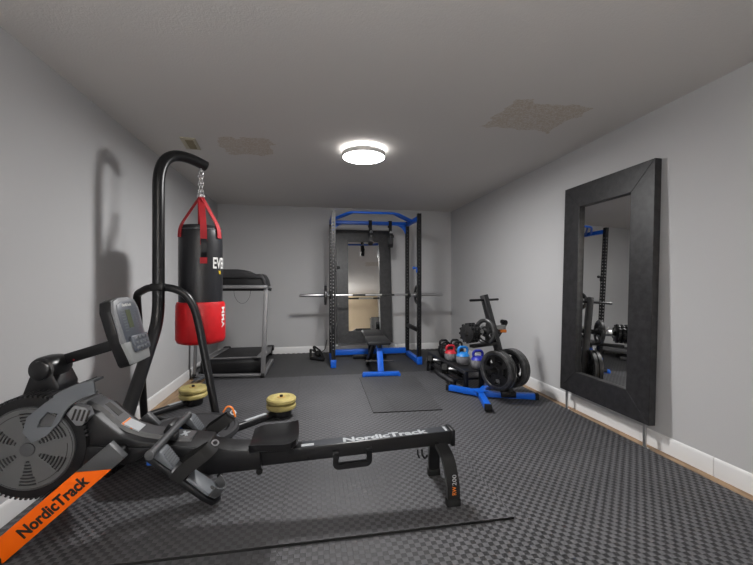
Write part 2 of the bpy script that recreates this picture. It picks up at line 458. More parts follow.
# foam flooring: jigsaw-edged sheet with the oak left bare along the right wall and beside the bag stand
def toothed(x0, x1, y, d, n):
    pts = []
    for k in range(n):
        a = x0+(x1-x0)*k/n; b = x0+(x1-x0)*(k+.5)/n; c = x0+(x1-x0)*(k+1)/n
        pts += [(a, y+d), (b, y+d), (b, y), (c, y)]
    return pts
YS = 4.74
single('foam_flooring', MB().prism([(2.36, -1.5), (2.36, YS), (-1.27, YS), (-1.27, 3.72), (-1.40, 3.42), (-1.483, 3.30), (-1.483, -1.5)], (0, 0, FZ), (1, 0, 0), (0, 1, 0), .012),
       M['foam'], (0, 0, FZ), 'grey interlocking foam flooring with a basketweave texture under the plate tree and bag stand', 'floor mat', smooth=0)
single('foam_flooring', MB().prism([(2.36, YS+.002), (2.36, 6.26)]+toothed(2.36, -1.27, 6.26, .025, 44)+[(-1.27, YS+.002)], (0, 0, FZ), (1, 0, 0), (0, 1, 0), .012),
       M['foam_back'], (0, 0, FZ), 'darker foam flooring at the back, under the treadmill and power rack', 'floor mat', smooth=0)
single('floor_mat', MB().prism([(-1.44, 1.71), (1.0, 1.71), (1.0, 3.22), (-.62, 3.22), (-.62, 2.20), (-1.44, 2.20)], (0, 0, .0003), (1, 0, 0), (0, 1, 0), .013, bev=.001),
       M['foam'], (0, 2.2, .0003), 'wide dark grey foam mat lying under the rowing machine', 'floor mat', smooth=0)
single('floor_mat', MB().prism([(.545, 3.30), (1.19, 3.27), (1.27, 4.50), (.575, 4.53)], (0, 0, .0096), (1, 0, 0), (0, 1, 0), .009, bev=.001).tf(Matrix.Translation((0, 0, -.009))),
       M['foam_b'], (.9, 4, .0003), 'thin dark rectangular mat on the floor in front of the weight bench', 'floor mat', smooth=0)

M['foam_edge'] = mat('cut_foam_edge', (.012, .012, .012), .9, spec=.2)
for o in [q for q in COL.objects if q.get('category') == 'floor mat']:
    o.data.materials.append(M['foam_edge'])
    for p in o.data.polygons:
        if abs(p.normal.z) < .9: p.material_index = 1

# ------------------------------------------------------------------ ceiling light, vent
lx, ly = .481, 3.463
t = thing('ceiling_light', (lx, ly, H), 'round flush white ceiling light, switched on, in the middle of the ceiling', 'ceiling light')
part('base_plate', MB().cyl((lx, ly, H), (lx, ly, H-.006), .12, seg=40), M['white'], t)
part('backlight', MB().cyl((lx, ly, H-.006), (lx, ly, H-.034), .185, seg=48), M['lamp_back'], t, 'bright back diffuser glowing on the ceiling')
part('ring', MB().lathe([(.165, 0), (.203, 0), (.205, .004), (.205, .040), (.200, .044), (.165, .044), (.165, 0)], (lx, ly, H-.078), seg=56), M['lamp_ring'], t, 'grey metal ring')
part('diffuser', MB().lathe([(0, -.004), (.12, -.003), (.185, 0), (.199, .006), (.199, .02), (0, .02)], (lx, ly, H-.082), seg=56), M['lamp'], t, 'glowing white diffuser')

wl = (-.35, -.95)                                # unseen uplighter added behind the camera for fill light
t = thing('fill_floor_lamp', (wl[0], wl[1], 0), 'tall unseen uplighter added behind the camera for fill light', 'floor lamp')
part('base', MB().cyl((wl[0], wl[1], .0), (wl[0], wl[1], .03), .15, seg=32, bev=.006), M['steel_black'], t)
part('pole', MB().cyl((wl[0], wl[1], .03), (wl[0], wl[1], 1.66), .013, seg=14), M['steel_black'], t)
part('lamp_shade', MB().lathe([(.02, 0), (.10, .03), (.18, .12), (.184, .12), (.105, .025), (.02, -.006), (.02, 0)], (wl[0], wl[1], 1.65), seg=40).fix(), M['lamp_ring'], t)
part('fill_bulb', MB().cyl((wl[0], wl[1], 1.70), (wl[0], wl[1], 1.715), .07, seg=24), M['fill_glow_warm'], t)

t = thing('ceiling_vent', (-1.08, 3.58, H), 'small cream rectangular vent on the ceiling above the bag stand', 'vent')
rz = Matrix.Rotation(R(6), 3, 'Z')
part('vent_frame', MB().box((-1.08, 3.58, H-.004), (.125, .29, .008), rz, bev=.002), M['vent'], t)
part('grille', MB().box((-1.08, 3.585, H-.0095), (.055, .215, .005), rz).box((-1.08+.033, 3.58, H-.010), (.008, .215, .006), rz), M['vent_dark'], t, 'darker beige grille')

# ------------------------------------------------------------------ power rack
def holes_post(mb, x, y, z0, z1, w=.055, d=.055, pitch=.05, hw=.018, hz0=None, hz1=None):
    """square upright with a row of see-through holes on the two y faces and slim ones on the x faces"""
    hz0 = z0+.25 if hz0 is None else hz0; hz1 = z1-.12 if hz1 is None else hz1
    zs = [z0]; hole = []
    z = hz0
    while z < hz1:
        zs += [z-hw/2, z+hw/2]; z += pitch
    zs.append(z1)
    for (ux, uy, nx, ny, half, off) in ((1, 0, 0, -1, w/2, d/2), (1, 0, 0, 1, w/2, d/2), (0, 1, -1, 0, d/2, w/2), (0, 1, 1, 0, d/2, w/2)):
        us = [-half, -hw/2, hw/2, half]
        vid = {}
        for i, zz in enumerate(zs):
            for j, u in enumerate(us):
                vid[i, j] = mb.bm.verts.new((x+ux*u+nx*off, y+uy*u+ny*off, zz))
        for i in range(len(zs)-1):
            for j in range(3):
                if j == 1 and i % 2 == 1 and i < len(zs)-2: continue
                mb.bm.faces.new([vid[i, j], vid[i, j+1], vid[i+1, j+1], vid[i+1, j]])
    for zz in (z0, z1):
        mb.add([(x-w/2, y-d/2, zz), (x+w/2, y-d/2, zz), (x+w/2, y+d/2, zz), (x-w/2, y+d/2, zz)], [(0, 1, 2, 3)])
    bmesh.ops.remove_doubles(mb.bm, verts=mb.bm.verts, dist=1e-5)
    return mb.fix()
RX0, RX1, RY0, RY1 = .29, 1.515, 5.13, 5.80
rack = thing('power_rack', ((RX0+RX1)/2, (RY0+RY1)/2, 0), 'black power rack with perforated uprights and blue top bars against the back wall', 'power rack')
for x in (RX0, RX1):
    for y in (RY0, RY1):
        part('upright', holes_post(MB(), x, y, .004, 2.165 if y == RY0 else 2.15), M['steel_black'], rack, smooth=0)
for x in (RX0, RX1):
    part('base_rail', MB().beam((x, RY0-.03, .045), (x, RY1-.03, .045), .062, .07, bev=.004), M['blue'], rack, 'blue base rail')
    part('top_rail', MB().beam((x, RY0+.028, 2.105), (x, RY1-.028, 2.105), .05, .06, bev=.004), M['blue'], rack, 'blue top side rail')
    part('side_brace', MB().beam((x, RY0+.028, .49), (x, RY1-.028, .49), .05, .055, bev=.004), M['steel_black'], rack)
    mb = MB().box((x, RY0-.029, .06), (.075, .006, .11), bev=.002)
    for zz in (.035, .085): mb.cyl((x, RY0-.032, zz), (x, RY0-.042, zz), .009, seg=10)
    part('foot_plate', mb, M['blue'], rack, 'blue bolted foot plate')
part('rear_base_beam', MB().beam((RX0+.031, RY1, .085), (RX1-.031, RY1, .085), .06, .085, bev=.004), M['blue'], rack, 'blue rear floor beam')
mb = MB().beam((RX0+.03, RY1, 2.115), (RX1-.03, RY1, 2.115), .05, .055, bev=.004)
part('rear_top_beam', mb, M['blue'], rack, 'blue rear top beam')
for x, sg in ((RX0+.028, 1), (RX1-.028, -1)):
    poly = [(0, 0), (.16, 0), (.11, -.012), (.06, -.045), (.025, -.09), (.012, -.13), (0, -.13)]
    part('gusset', MB().prism([(p[0]*sg, p[1]) for p in poly], (x, RY1+.004, 2.087), (1, 0, 0), (0, 0, 1), .008), M['blue'], rack, 'curved blue corner gusset')
pb = MB()
pb.tube([(RX0+.02, 5.42, 2.105), (.52, 5.16, 2.162), (1.20, 5.16, 2.162), (RX1-.02, 5.42, 2.105)], .017, bend=.08)
part('pull_up_bar', pb, M['blue'], rack, 'blue front pull-up bar with angled ends')
for a, b in (((RX0+.02, 5.54, 2.105), (.56, 5.20, 2.160)), ((RX1-.02, 5.54, 2.105), (1.16, 5.20, 2.160))):
    part('angled_grip', MB().tube([a, b, (b[0], 5.165, 2.16)], .015, bend=.03), M['blue'], rack, 'blue angled pull-up grip')
for x in (RX0, RX1):                              # hooks holding the bar on the rear uprights
    mb = MB().box((x, RY1-.032, .985), (.066, .008, .13), bev=.002).box((x, RY1-.075, .955), (.05, .09, .02), bev=.004).box((x, RY1-.118, .975), (.05, .012, .06), bev=.004)
    part('bar_hook', mb, M['steel_black'], rack)
for x, sg in ((RX0, 1), (RX1, -1)):              # blue knobs and safety hooks on front uprights
    mb = MB().cyl((x+sg*.028, RY0+.02, 1.385), (x+sg*.06, RY0+.02, 1.385), .013, seg=14).sphere((x+sg*.072, RY0+.02, 1.385), .022).box((x+sg*.034, RY0+.01, 1.35), (.012, .04, .06), bev=.003)
    part('lock_knob', mb, M['blue_plastic' if sg < 0 else 'black_plastic'], rack, 'blue locking knob' if sg < 0 else None)
for x in (.36, 1.36, 1.30):                       # small chrome band pegs on the floor beam
    part('band_peg', MB().cyl((x, RY1-.02, .127), (x, RY1-.02, .20), .007, seg=10).cyl((x-.04, RY1-.02, .20), (x+.04, RY1-.02, .20), .007, seg=10), M['chrome'], rack, 'small chrome T-shaped peg')

# barbell and its two plates
by, bz = 5.716, .980
t = thing('barbell', (.948, by, bz), 'long steel barbell resting on the hooks of the power rack', 'barbell')
part('shaft', MB().cyl((.235, by, bz), (1.625, by, bz), .0145, seg=16), M['chrome'], t)
for a, b in ((-.19, .222), (1.638, 2.085)):
    part('sleeve', MB().cyl((a, by, bz), (b, by, bz), .025, seg=20, bev=.003), M['steel'], t)
for a in (.222, 1.612):
    part('collar', MB().cyl((a, by, bz), (a+.026, by, bz), .038, seg=20, bev=.004), M['steel'], t)
for a in (.62, 1.08):
    part('knurling', MB().cyl((a, by, bz), (a+.2, by, bz), .0153, seg=16), M['iron_edge'], t)
def iron_plate(name, c, axis, r, th, label, group=None, spokes=3, m='iron', bore=.026):
    """grip plate: raised rim, hub and a web with hand holes"""
    c, ax = V(c), V(axis).normalized()
    t = thing(name, c, label, 'weight plate', group)
    h = th/2
    mb = MB().lathe([(r*.80, -h*.75), (r*.83, -h), (r*.97, -h), (r, -h*.8), (r, h*.8), (r*.97, h), (r*.83, h), (r*.80, h*.75), (r*.80, -h*.75)], c, ax, 56)
    part('rim', mb, M['iron_edge' if m == 'iron' else m], t)
    nt = 72
    def keep(i, j):
        if i != 1: return True
        ph = (j*spokes/nt) % 1.
        return not (.18 < ph < .82)
    part('web', MB().polar([bore, r*.42, r*.70, r*.82], nt, keep, c, ax, -h*.45, h*.45).fix(), M[m], t)
    mb = MB().lathe([(bore, -h), (r*.20, -h), (r*.24, -h*.7), (r*.24, h*.7), (r*.20, h), (bore, h), (bore, -h)], c, ax, 32)
    part('hub', mb, M[m], t)
    return t
iron_plate('weight_plate', (.203, by, bz), (1, 0, 0), .150, .034, 'dark iron plate on the left end of the barbell', bore=.0255)
iron_plate('weight_plate', (1.657, by, bz), (1, 0, 0), .150, .034, 'dark iron plate on the right end of the barbell', bore=.0255)

# hanging arm slings on the rear top beam
def sling(x, w, z1, label, wide):
    t = thing('arm_sling', (x, 5.78, 2.145), label, 'hanging strap', None)
    y = 5.748
    part('loop', MB().strap([(x, y+.085, 2.05), (x, y+.085, 2.152), (x, y, 2.152), (x, y, 1.98)], .05, .006, up=(1, 0, 0), bend=.012), M['black_rubber'], t)
    part('carabiner', MB().torus((x+.01, y, 1.965), (0, 1, 0), .026, .005, sx=.6), M['steel'], t)
    mb = MB().strap([(x, y, 1.95), (x, y-.035, 1.90), (x, y-.045, z1+.06), (x, y, z1), (x, y+.045, z1+.06), (x, y+.035, 1.90), (x, y, 1.955)], w, .012, up=(1, 0, 0), bend=.03)
    part('padded_strap', mb, M['pad'], t)
    part('buckle', MB().box((x+.02, y-.05, 1.90), (.06, .012, .04), bev=.004), M['black_satin'], t)
sling(.905, .065, 1.75, 'black arm sling on the rear top beam, left of the pair in the rack', False)
sling(1.225, .075, 1.72, 'wide black arm sling on the rear top beam, right of the pair in the rack', True)

# handle lying left of rack
t = thing('cable_handle', (.14, 5.85, 0), 'black pulley handle with straps lying on the floor left of the power rack', 'handle')
part('grip', MB().cyl((-.02, 5.72, .026), (.17, 5.56, .026), .025, seg=16, bev=.006), M['black_rubber'], t)
part('strap', MB().strap([(-.02, 5.72, .04), (-.02, 5.86, .15), (.06, 5.92, .06), (.02, 5.98, .17), (.12, 5.95, .10), (.17, 5.56, .04)], .04, .007, bend=.05).strap([(.06, 5.92, .05), (.20, 5.90, .10), (.235, 5.95, .26)], .045, .008, bend=.05).sphere((.10, 5.90, .055), .055, (1.2, .9, .9)), M['black_rubber'], t)

# ------------------------------------------------------------------ mirrors
def big_mirror(base, face, lean_deg, label, w=.95, h=1.9, fw=.2, rise=.17, FZ=0.):
    """framed mirror; local x = width, z = up, -y = out of the wall; leans back on the wall"""
    t = thing('framed_mirror', base, label, 'mirror')
    rot = Matrix.Translation(base) @ Matrix.Rotation(face, 4, 'Z') @ Matrix.Translation((0, 0, rise)) @ Matrix.Rotation(R(-lean_deg), 4, 'X')
    d = .055; W = w/2
    for nm, poly in (('frame_top', [(-W, h), (-W+fw, h-fw), (W-fw, h-fw), (W, h)]), ('frame_bottom', [(-W, 0), (W, 0), (W-fw, fw), (-W+fw, fw)]),
                     ('frame_side', [(-W, 0), (-W+fw, fw), (-W+fw, h-fw), (-W, h)]), ('frame_side', [(W, 0), (W, h), (W-fw, h-fw), (W-fw, fw)])):
        mb = MB().prism(poly, (0, 0, 0), (1, 0, 0), (0, 0, 1), d, bev=.0025)
        part(nm, mb.tf(rot), M['frame'], t, smooth=20)
    part('glass', MB().box((0, -.022, h/2), (w-2*fw+.002, .006, h-2*fw+.002)).tf(rot), M['mirror'], t, 'reflecting glass', smooth=0)
    part('backing', MB().box((0, -.008, h/2), (w-.03, .012, h-.03)).tf(rot), M['black_plastic'], t)
    r2 = Matrix.Translation(base) @ Matrix.Rotation(face, 4, 'Z')
    for sx in (-1, 1):
        mb = MB()
        mb.box((sx*(W-.06), -.022, (rise+FZ)/2+.004), (.022, .004, rise-FZ+.004)).box((sx*(W-.06)-.010, -.026, (rise+FZ)/2+.004), (.003, .010, rise-FZ+.004)).box((sx*(W-.06)+.010, -.026, (rise+FZ)/2+.004), (.003, .010, rise-FZ+.004))
        mb.box((sx*(W-.06), -.022, FZ+.003), (.05, .028, .005))
        part('support', mb.tf(r2), M['steel'], t, 'slim metal support under the frame', smooth=0)
    return t
big_mirror((.862, 6.105, 0), R(-.5), 6.0, 'large dark wood framed mirror leaning on the back wall behind the power rack', w=.93)
mr = big_mirror((2.398, 2.72, 0), -pi/2, 1.7, 'large dark wood framed mirror leaning on the right wall', w=.95, FZ=FZ)

# ------------------------------------------------------------------ weight bench
bench = thing('weight_bench', (.86, 5.0, 0), 'black padded weight bench with a blue T-shaped foot in front of the rack', 'weight bench')
part('front_foot', MB().beam((.625, 4.57, .035), (1.085, 4.545, .035), .06, .05, bev=.006).box((.632, 4.57, .022), (.03, .066, .036), bev=.004).box((1.078, 4.545, .022), (.03, .066, .036), bev=.004), M['blue'], bench, 'blue floor bar')
part('front_post', MB().beam((.852, 4.575, .055), (.852, 4.70, .375), .075, .05, up=(0, 1, 0), bev=.005), M['blue'], bench, 'blue upright')
part('main_beam', MB().beam((.85, 4.66, .355), (.88, 5.60, .30), .06, .05, bev=.004).beam((.87, 5.55, .30), (.88, 5.66, .06), .05, .05, up=(0, 1, 0), bev=.004).beam((.62, 5.66, .035), (1.14, 5.66, .035), .06, .06, bev=.006), M['steel_black'], bench)
part('strut', MB().beam((.77, 5.15, .05), (.83, 4.98, .33), .04, .10, up=(0, 1, 0), bev=.004).beam((.77, 5.15, .04), (.86, 5.62, .04), .05, .05, bev=.003), M['steel_black'], bench)
part('roller_bar', MB().cyl((.67, 4.645, .18), (1.03, 4.625, .18), .010, seg=12), M['charcoal'], bench)
def pad(a, b, w0, w1, z0, z1, th=.05):
    (ax, ay), (bx, by_) = a, b
    mb = MB()
    poly = [(ax-w0/2, ay), (ax+w0/2, ay), (bx+w1/2, by_), (bx-w1/2, by_)]
    mb.prism(poly, (0, 0, 0), (1, 0, 0), (0, 1, 0), th, bev=.014)
    d = ((b[0]-a[0])**2+(b[1]-a[1])**2)**.5; k = (z1-z0)/(by_-ay)
    for v in mb.bm.verts: v.co.z += z0+k*(v.co.y-ay)
    return mb
part('seat_pad', pad((.835, 4.59), (.862, 5.07), .30, .29, .385, .39), M['pad'], bench)
part('back_pad', pad((.865, 5.09), (.89, 5.70), .29, .27, .39, .395), M['pad'], bench)

# ------------------------------------------------------------------ heavy bag stand
st = thing('heavy_bag_stand', (-1.1, 3.0, 0), 'tall black tubular heavy bag stand with a hooked top beside the left wall', 'bag stand')
LFt, RFt = V((-1.41, 3.45, .04)), V((-.69, 2.97, .04))
PX, PY = -1.14, 3.03
hx = V((.235, .232)).normalized()
def bez(t):
    q = [V((0, 1.90)), V((0, 2.185)), V((.13, 2.225)), V((.375, 2.155))]
    p = q[0]*(1-t)**3+q[1]*3*t*(1-t)**2+q[2]*3*t*t*(1-t)+q[3]*t**3
    return V((PX+hx.x*p.x, PY+hx.y*p.x, p.y))
part('post', MB().tube(fillet([(-1.205, 2.45, .05), (-1.18, 2.63, .32), (PX, PY, .90), (PX, PY, 1.5)], .14, 8)+[(PX, PY, 1.7)]+[bez(k/18) for k in range(19)], .042, seg=22), M['black_satin'], st)
part('clamp', MB().box((PX, PY, 1.15), (.09, .09, .06), bev=.012), M['steel_black'], st)
for z in (1.08, 1.19, 1.28):
    part('bolt', MB().cyl((PX+.02, PY-.03, z), (PX+.032, PY-.046, z), .010, seg=10), M['charcoal'], st)
ar = fillet([LFt, (-1.405, 3.32, .97), (-1.40, 3.285, 1.09), (-1.25, 3.13, 1.145), (PX, 3.05, 1.15), (-1.04, 3.05, 1.142), (-.95, 3.055, 1.09), (-.895, 3.06, .99), (-.86, 3.055, .85), RFt], .10, 8)
part('arch', MB().tube(ar, .029, seg=16), M['black_satin'], st, 'arched side brace')
part('crossbar', MB().tube([LFt, RFt], .028, seg=14).tube([(-1.205, 2.45, .05), (-1.06, 3.21, .04)], .028, seg=14), M['black_satin'], st)
LP, RP = V((-1.135, 3.84, .04)), V((-.268, 3.375, .04))
for a, b in ((LFt, LP), (RFt, RP)):
    lg = part('leg', MB().tube([a, b], .03, seg=14).cyl(b-V((0, 0, .03)), b+V((0, 0, .028)), .09, seg=24, bev=.006), M['black_satin'], st)
    d = (b-a).normalized()
    part('warning_label', MB().beam(a+d*.22+V((0, 0, .0295)), a+d*.42+V((0, 0, .0295)), .032, .004), M['pale'], lg, 'pale grey label')
    part('peg', MB().cyl(b+V((0, 0, .028)), b+V((0, 0, .148)), .014, seg=12), M['steel_black'], lg)
part('end_cap', MB().cyl(RFt+V((0, 0, 0))+(RP-RFt).normalized()*.105, RFt+(RP-RFt).normalized()*.135, .0325, seg=14), M['blue_plastic'], st, 'blue plastic collar')
part('rating_label', MB().beam((-1.224, 2.64, .335), (-1.220, 2.665, .375), .012, .03, up=(0, 1, 0)), M['tan'], st, 'tan sticker')
part('eye_bolt', MB().cyl((-.905, 3.262, 2.225), (-.905, 3.262, 2.10), .008, seg=10).torus((-.905, 3.262, 2.09), (1, -1, 0), .018, .005), M['steel'], st, 'steel eye bolt')

def vinyl_plate(c, r, th, label):
    t = thing('weight_plate', c, label, 'weight plate', None)
    part('disc', MB().lathe([(.016, 0), (r*.5, 0), (r*.92, .003), (r, .016), (r, th-.016), (r*.92, th-.003), (r*.6, th), (r*.55, th-.004), (.016, th-.004), (.016, 0)], c, seg=44), M['yellow'], t)
    part('hub_ring', MB().lathe([(.016, 0), (.034, 0), (.034, .005), (.016, .005), (.016, 0)], V(c)+V((0, 0, th-.005)), seg=20), M['tan'], t)
    return t
for b, nm in ((LP, 'by the left wall'), (RP, 'nearest the rowing seat')):
    z = .069
    vinyl_plate((b.x, b.y, z), .128, .052, 'lower mustard yellow weight plate on the stand leg ' + nm)
    vinyl_plate((b.x, b.y, z+.0525), .128, .052, 'upper mustard yellow weight plate on the stand leg ' + nm)

# round trainer platform
tc_ = V((-.80, 2.60, 0))
t = thing('balance_trainer', tc_, 'round dark flat-topped balance trainer on the floor behind the rowing machine', 'balance trainer')
def keepb(i, j): return not (i == 4 and (j in (32, 33, 34, 0, 1, 2)))
part('platform', MB().polar([0.001, .1, .18, .235, .255, .285], 64, lambda i, j: not (i == 3 and (30 <= j <= 35 or j >= 62 or j <= 3)), tc_, (0, 0, 1), .19, .222).fix().lathe([(.283, .185), (.31, .190), (.316, .205), (.31, .226), (.29, .229), (.283, .222), (.283, .185)], tc_, seg=64), M['trainer'], t)
part('dome', MB().lathe([(0, .001), (.08, .004), (.17, .04), (.225, .10), (.245, .16), (.245, .19), (0, .189)], tc_, seg=48), M['black_rubber'], t)

# ------------------------------------------------------------------ heavy bag
bx, by_ = -.905, 3.262
bag = thing('heavy_bag', (bx, by_, .69), 'black heavy punching bag with red straps and red lower sleeve hanging from the stand', 'punching bag')
r = .166
part('body', MB().lathe([(0, .71), (r*.9, .71), (r, .73), (r*1.0, 1.0), (r*1.01, 1.3), (r*1.0, 1.55), (r*.97, 1.60), (r*.93, 1.625), (r*.95, 1.635), (r*.90, 1.645), (r*.86, 1.638), (r*.55, 1.63), (0, 1.628)], (bx, by_, 0), seg=56), M['bag'], bag, smooth=50)
part('sleeve', MB().lathe([(0, .69), (.155, .69), (.178, .70), (.188, .725), (.189, .85), (.186, 1.0), (.178, 1.025), (.169, 1.027), (.166, 1.01)], (bx, by_, 0), seg=56), M['red'], bag, 'red lower sleeve', smooth=50)
def on_cyl(az, z, rr, off=0): return V((bx+(rr+off)*sin(az), by_-(rr+off)*cos(az), z))
# four red suspension straps running from the ring over the rim and down the side
for k, az in enumerate((R(22), R(68), R(195), R(-48))):
    z_end = 1.48 if k == 0 else 1.545
    p = [V((bx+.012*sin(az), by_-.012*cos(az), 1.885)), on_cyl(az, 1.655, r*.92), on_cyl(az, 1.60, r, .004), on_cyl(az, z_end, r, .006)]
    stp = part('suspension_strap', MB().sweep(fillet(p, .03, 5), [(-.024, -.003), (.024, -.003), (.024, .003), (-.024, .003)], up=(sin(az), -cos(az), .0)), M['red_web'], bag, 'red webbing strap')
az = R(22)
part('handle_loop', MB().sweep(fillet([on_cyl(az, 1.53, r, .004), on_cyl(az, 1.50, r, .03), on_cyl(az, 1.41, r, .03), on_cyl(az, 1.38, r, .004)], .02, 4), [(-.022, -.003), (.022, -.003), (.022, .003), (-.022, .003)], up=(sin(az), -cos(az), 0)), M['bag'], bag, 'black side strap')
part('strap_end', MB().sweep([on_cyl(az, 1.385, r, .006), on_cyl(az, 1.335, r, .006)], [(-.026, -.004), (.026, -.004), (.026, .004), (-.026, .004)], up=(sin(az), -cos(az), 0)), M['red_web'], bag, 'red strap end')
part('top_piping', MB().torus((bx, by_, 1.612), (0, 0, 1), r*.955, .004, 56, 6), M['grey_mid'], bag, 'pale stitched rim')
def wrap_text(txt, az0, z0, width, height, rr, m, name, vertical=False, **kw):
    vs, fs = text_geo(txt, 1., .02, 0, .0)
    x0 = min(p.x for p in vs); x1 = max(p.x for p in vs); y1 = max(p.y for p in vs)
    out = []
    for p in vs:
        a = (p.x-x0)/(x1-x0)*width; b = p.y/y1*height
        if vertical: a, b = b, -a
        out.append(on_cyl(az0+a/rr, z0+b, rr, .0015))
    return part(name, MB().add(out, fs), M[m], bag, kw.get('label'), smooth=0)
wrap_text('EVERLAST', R(47), 1.30, .34, .088, r*1.012, 'white', 'chest_lettering', label='white lettering')
mb = MB()
for q in range(3): 
    a0 = R(66)+q*.05; mb.add([on_cyl(a0, 1.285, r*1.012, .002), on_cyl(a0+.05, 1.275, r*1.012, .002), on_cyl(a0+.08, 1.25, r*1.012, .002), on_cyl(a0+.03, 1.26, r*1.012, .002)], [(0, 1, 2, 3)])
part('yellow_mark', mb, M['yellow_print'], bag, 'yellow mark under the lettering')
wrap_text('MMA', R(70), .985, .17, .045, .1885, 'white', 'sleeve_lettering', vertical=True, label='white vertical lettering')
# chain
mb = MB(); z = 2.078
for k in range(5):
    for dx in (-.010, .010):
        mb.torus((bx+dx, by_, z-.018-k*.034), (1, .3, 0) if k % 2 else (0.2, 1, 0), .012, .0032, 14, 6, sx=1.)
        mb.torus((bx+dx, by_, z-.035-k*.034), (0.3, 1, 0) if k % 2 else (1, 0.1, 0), .011, .0030, 14, 6)
part('chain', mb, M['chrome'], bag, 'steel chain')
mb = MB().torus((bx, by_, 1.893), (0, 0, 1), .026, .005)
for q in range(4): mb.torus((bx+.022*cos(q*pi/2), by_+.022*sin(q*pi/2), 1.897), (1, 1, 0), .012, .004, 12, 6)
part('snap_ring', mb, M['chrome'], bag, 'steel ring and clips')

# ------------------------------------------------------------------ treadmill
tm = thing('treadmill', (-1.0, 5.4, 0), 'grey and black treadmill in the far left corner beside the punching bag', 'treadmill')
part('base_frame', MB().beam((-.60, 4.76, .035), (-.585, 5.62, .035), .06, .045, bev=.006).beam((-1.42, 4.85, .035), (-1.42, 5.62, .035), .06, .045, bev=.006).beam((-1.42, 4.885, .028), (-.63, 4.80, .028), .05, .03, bev=.004), M['silver_paint'], tm)
for a, b in (((-.60, 4.775, .05), (-.565, 4.80, 1.09)), ((-1.42, 4.865, .05), (-1.40, 4.88, 1.09))):
    u = part('upright', MB().beam(a, b, .055 if a[0] > -1 else .032, .05, up=(0, 1, 0), bev=.008), M['silver_paint'], tm)
    part('wheel', MB().cyl((a[0]-.02, a[1]-.015, .028), (a[0]+.02, a[1]-.015, .028), .028, seg=16, bev=.004), M['black_rubber'], u)
hood = MB().prism([(0, .03), (0, .17), (.03, .205), (.16, .21), (.26, .175), (.26, .03)], (-1.37, 4.90, 0), (0, 1, 0), (0, 0, 1), .73, bev=.012)
part('motor_hood', hood, M['black_plastic'], tm)
part('hood_trim', MB().box((-1.005, 4.99, .211), (.735, .05, .012), bev=.004), M['silver_paint'], tm, 'silver strip')
for x in (-1.33, -.68):
    part('foot_rail', MB().prism([(0, .17), (0, .205), (1.14, .145), (1.14, .095), (.9, .08)], (x-.045, 5.05, 0), (0, 1, 0), (0, 0, 1), .09, bev=.008), M['silver_paint'], tm, 'silver foot rail')
mb = MB().prism([(0, .16), (0, .192), (1.12, .135), (1.12, .09)], (-1.285, 5.10, 0), (0, 1, 0), (0, 0, 1), .56, bev=.004)
part('running_belt', mb, M['belt'], tm)
for x in (-1.33, -.66):
    part('roller_cap', MB().box((x, 6.20, .115), (.11, .09, .085), bev=.02).cyl((x-.03, 6.17, .04), (x+.03, 6.17, .04), .04, seg=16, bev=.005), M['black_plastic'], tm)
cons = MB().prism([(-1.435, 1.12), (-1.425, 1.23), (-1.37, 1.285), (-1.30, 1.325), (-1.2, 1.345), (-.90, 1.345), (-.82, 1.33), (-.76, 1.30), (-.71, 1.28), (-.68, 1.282), (-.64, 1.29), (-.60, 1.272), (-.565, 1.21), (-.545, 1.12), (-.59, 1.13), (-.62, 1.225), (-.80, 1.235), (-1.36, 1.235), (-1.39, 1.13)],
    (0, 5.12, 0), (1, 0, 0), (0, 0, 1), .26, bev=.012).tf(Matrix.Translation((-.99, 4.99, 0)) @ Matrix.Rotation(R(-4.5), 4, 'Z') @ Matrix.Translation((.99, -4.99, 0)))
part('console', cons, M['charcoal'], tm)
part('crossbar', MB().beam((-1.43, 4.86, 1.125), (-.545, 4.79, 1.125), .04, .042, bev=.006), M['silver_paint'], tm, 'grey crossbar')
part('console_tray', MB().box((-.985, 4.965, 1.155), (.78, .17, .165), Matrix.Rotation(R(-4.5), 3, 'Z'), bev=.01), M['black_plastic'], tm)
part('side_knob', MB().cyl((-.545, 4.80, 1.10), (-.50, 4.80, 1.09), .02, seg=14, bev=.004), M['black_plastic'], tm)
lp = [V((-.865+.10*cos(a), 4.88, 1.075+.16*sin(a))) for a in [pi+pi*k/14 for k in range(15)]]
part('safety_cord', MB().tube([lp[0]+V((0, 0, .02))]+lp+[lp[-1]+V((0, 0, .02))], .0022, seg=6), M['charcoal'], tm)
mb = MB()
for k in range(4): mb.torus((-1.345+.015*k, 4.70+.02*k, .012+.016*k), (.2*k-.3, .35, 1), .055, .006, 24, 6)
single('coiled_cable', mb, M['grey_mid'], (-1.345, 4.73, 0), 'small coiled grey cable on the floor by the left wall', 'cable')

# ------------------------------------------------------------------ weight plate tree
tree = thing('weight_plate_tree', (1.90, 3.45, 0), 'black plate storage tree with splayed blue feet beside the right wall', 'weight rack')
hub = V((1.70, 3.56, .045))
for a in ((1.45, 3.83, .045), (1.575, 3.13, .045), (2.22, 3.36, .045), (1.99, 3.90, .045)):
    a = V(a); d = (a-hub).normalized()
    f = part('foot', MB().beam(hub, a, .058, .055, bev=.004), M['blue'], tree, 'blue floor leg')
    part('end_cap', MB().beam(a-d*.03, a+d*.006, .063, .06, bev=.004), M['black_rubber'], f)
part('hub_plate', MB().box(hub+V((0, 0, .032)), (.12, .12, .008), bev=.002), M['blue'], tree, 'blue joint plate')
pb0, pt0 = V((1.965, 3.44, .06)), V((1.77, 3.62, 1.05))
part('post', MB().beam(pb0, pt0, .062, .062, up=(.927, .375, 0), bev=.004), M['charcoal'], tree)
part('post_foot', MB().beam(pb0-V((.09, -.02, 0)), pb0+V((.05, -.01, 0)), .07, .06, bev=.004), M['steel_black'], tree)
ax = V((.927, .375, 0)).normalized()
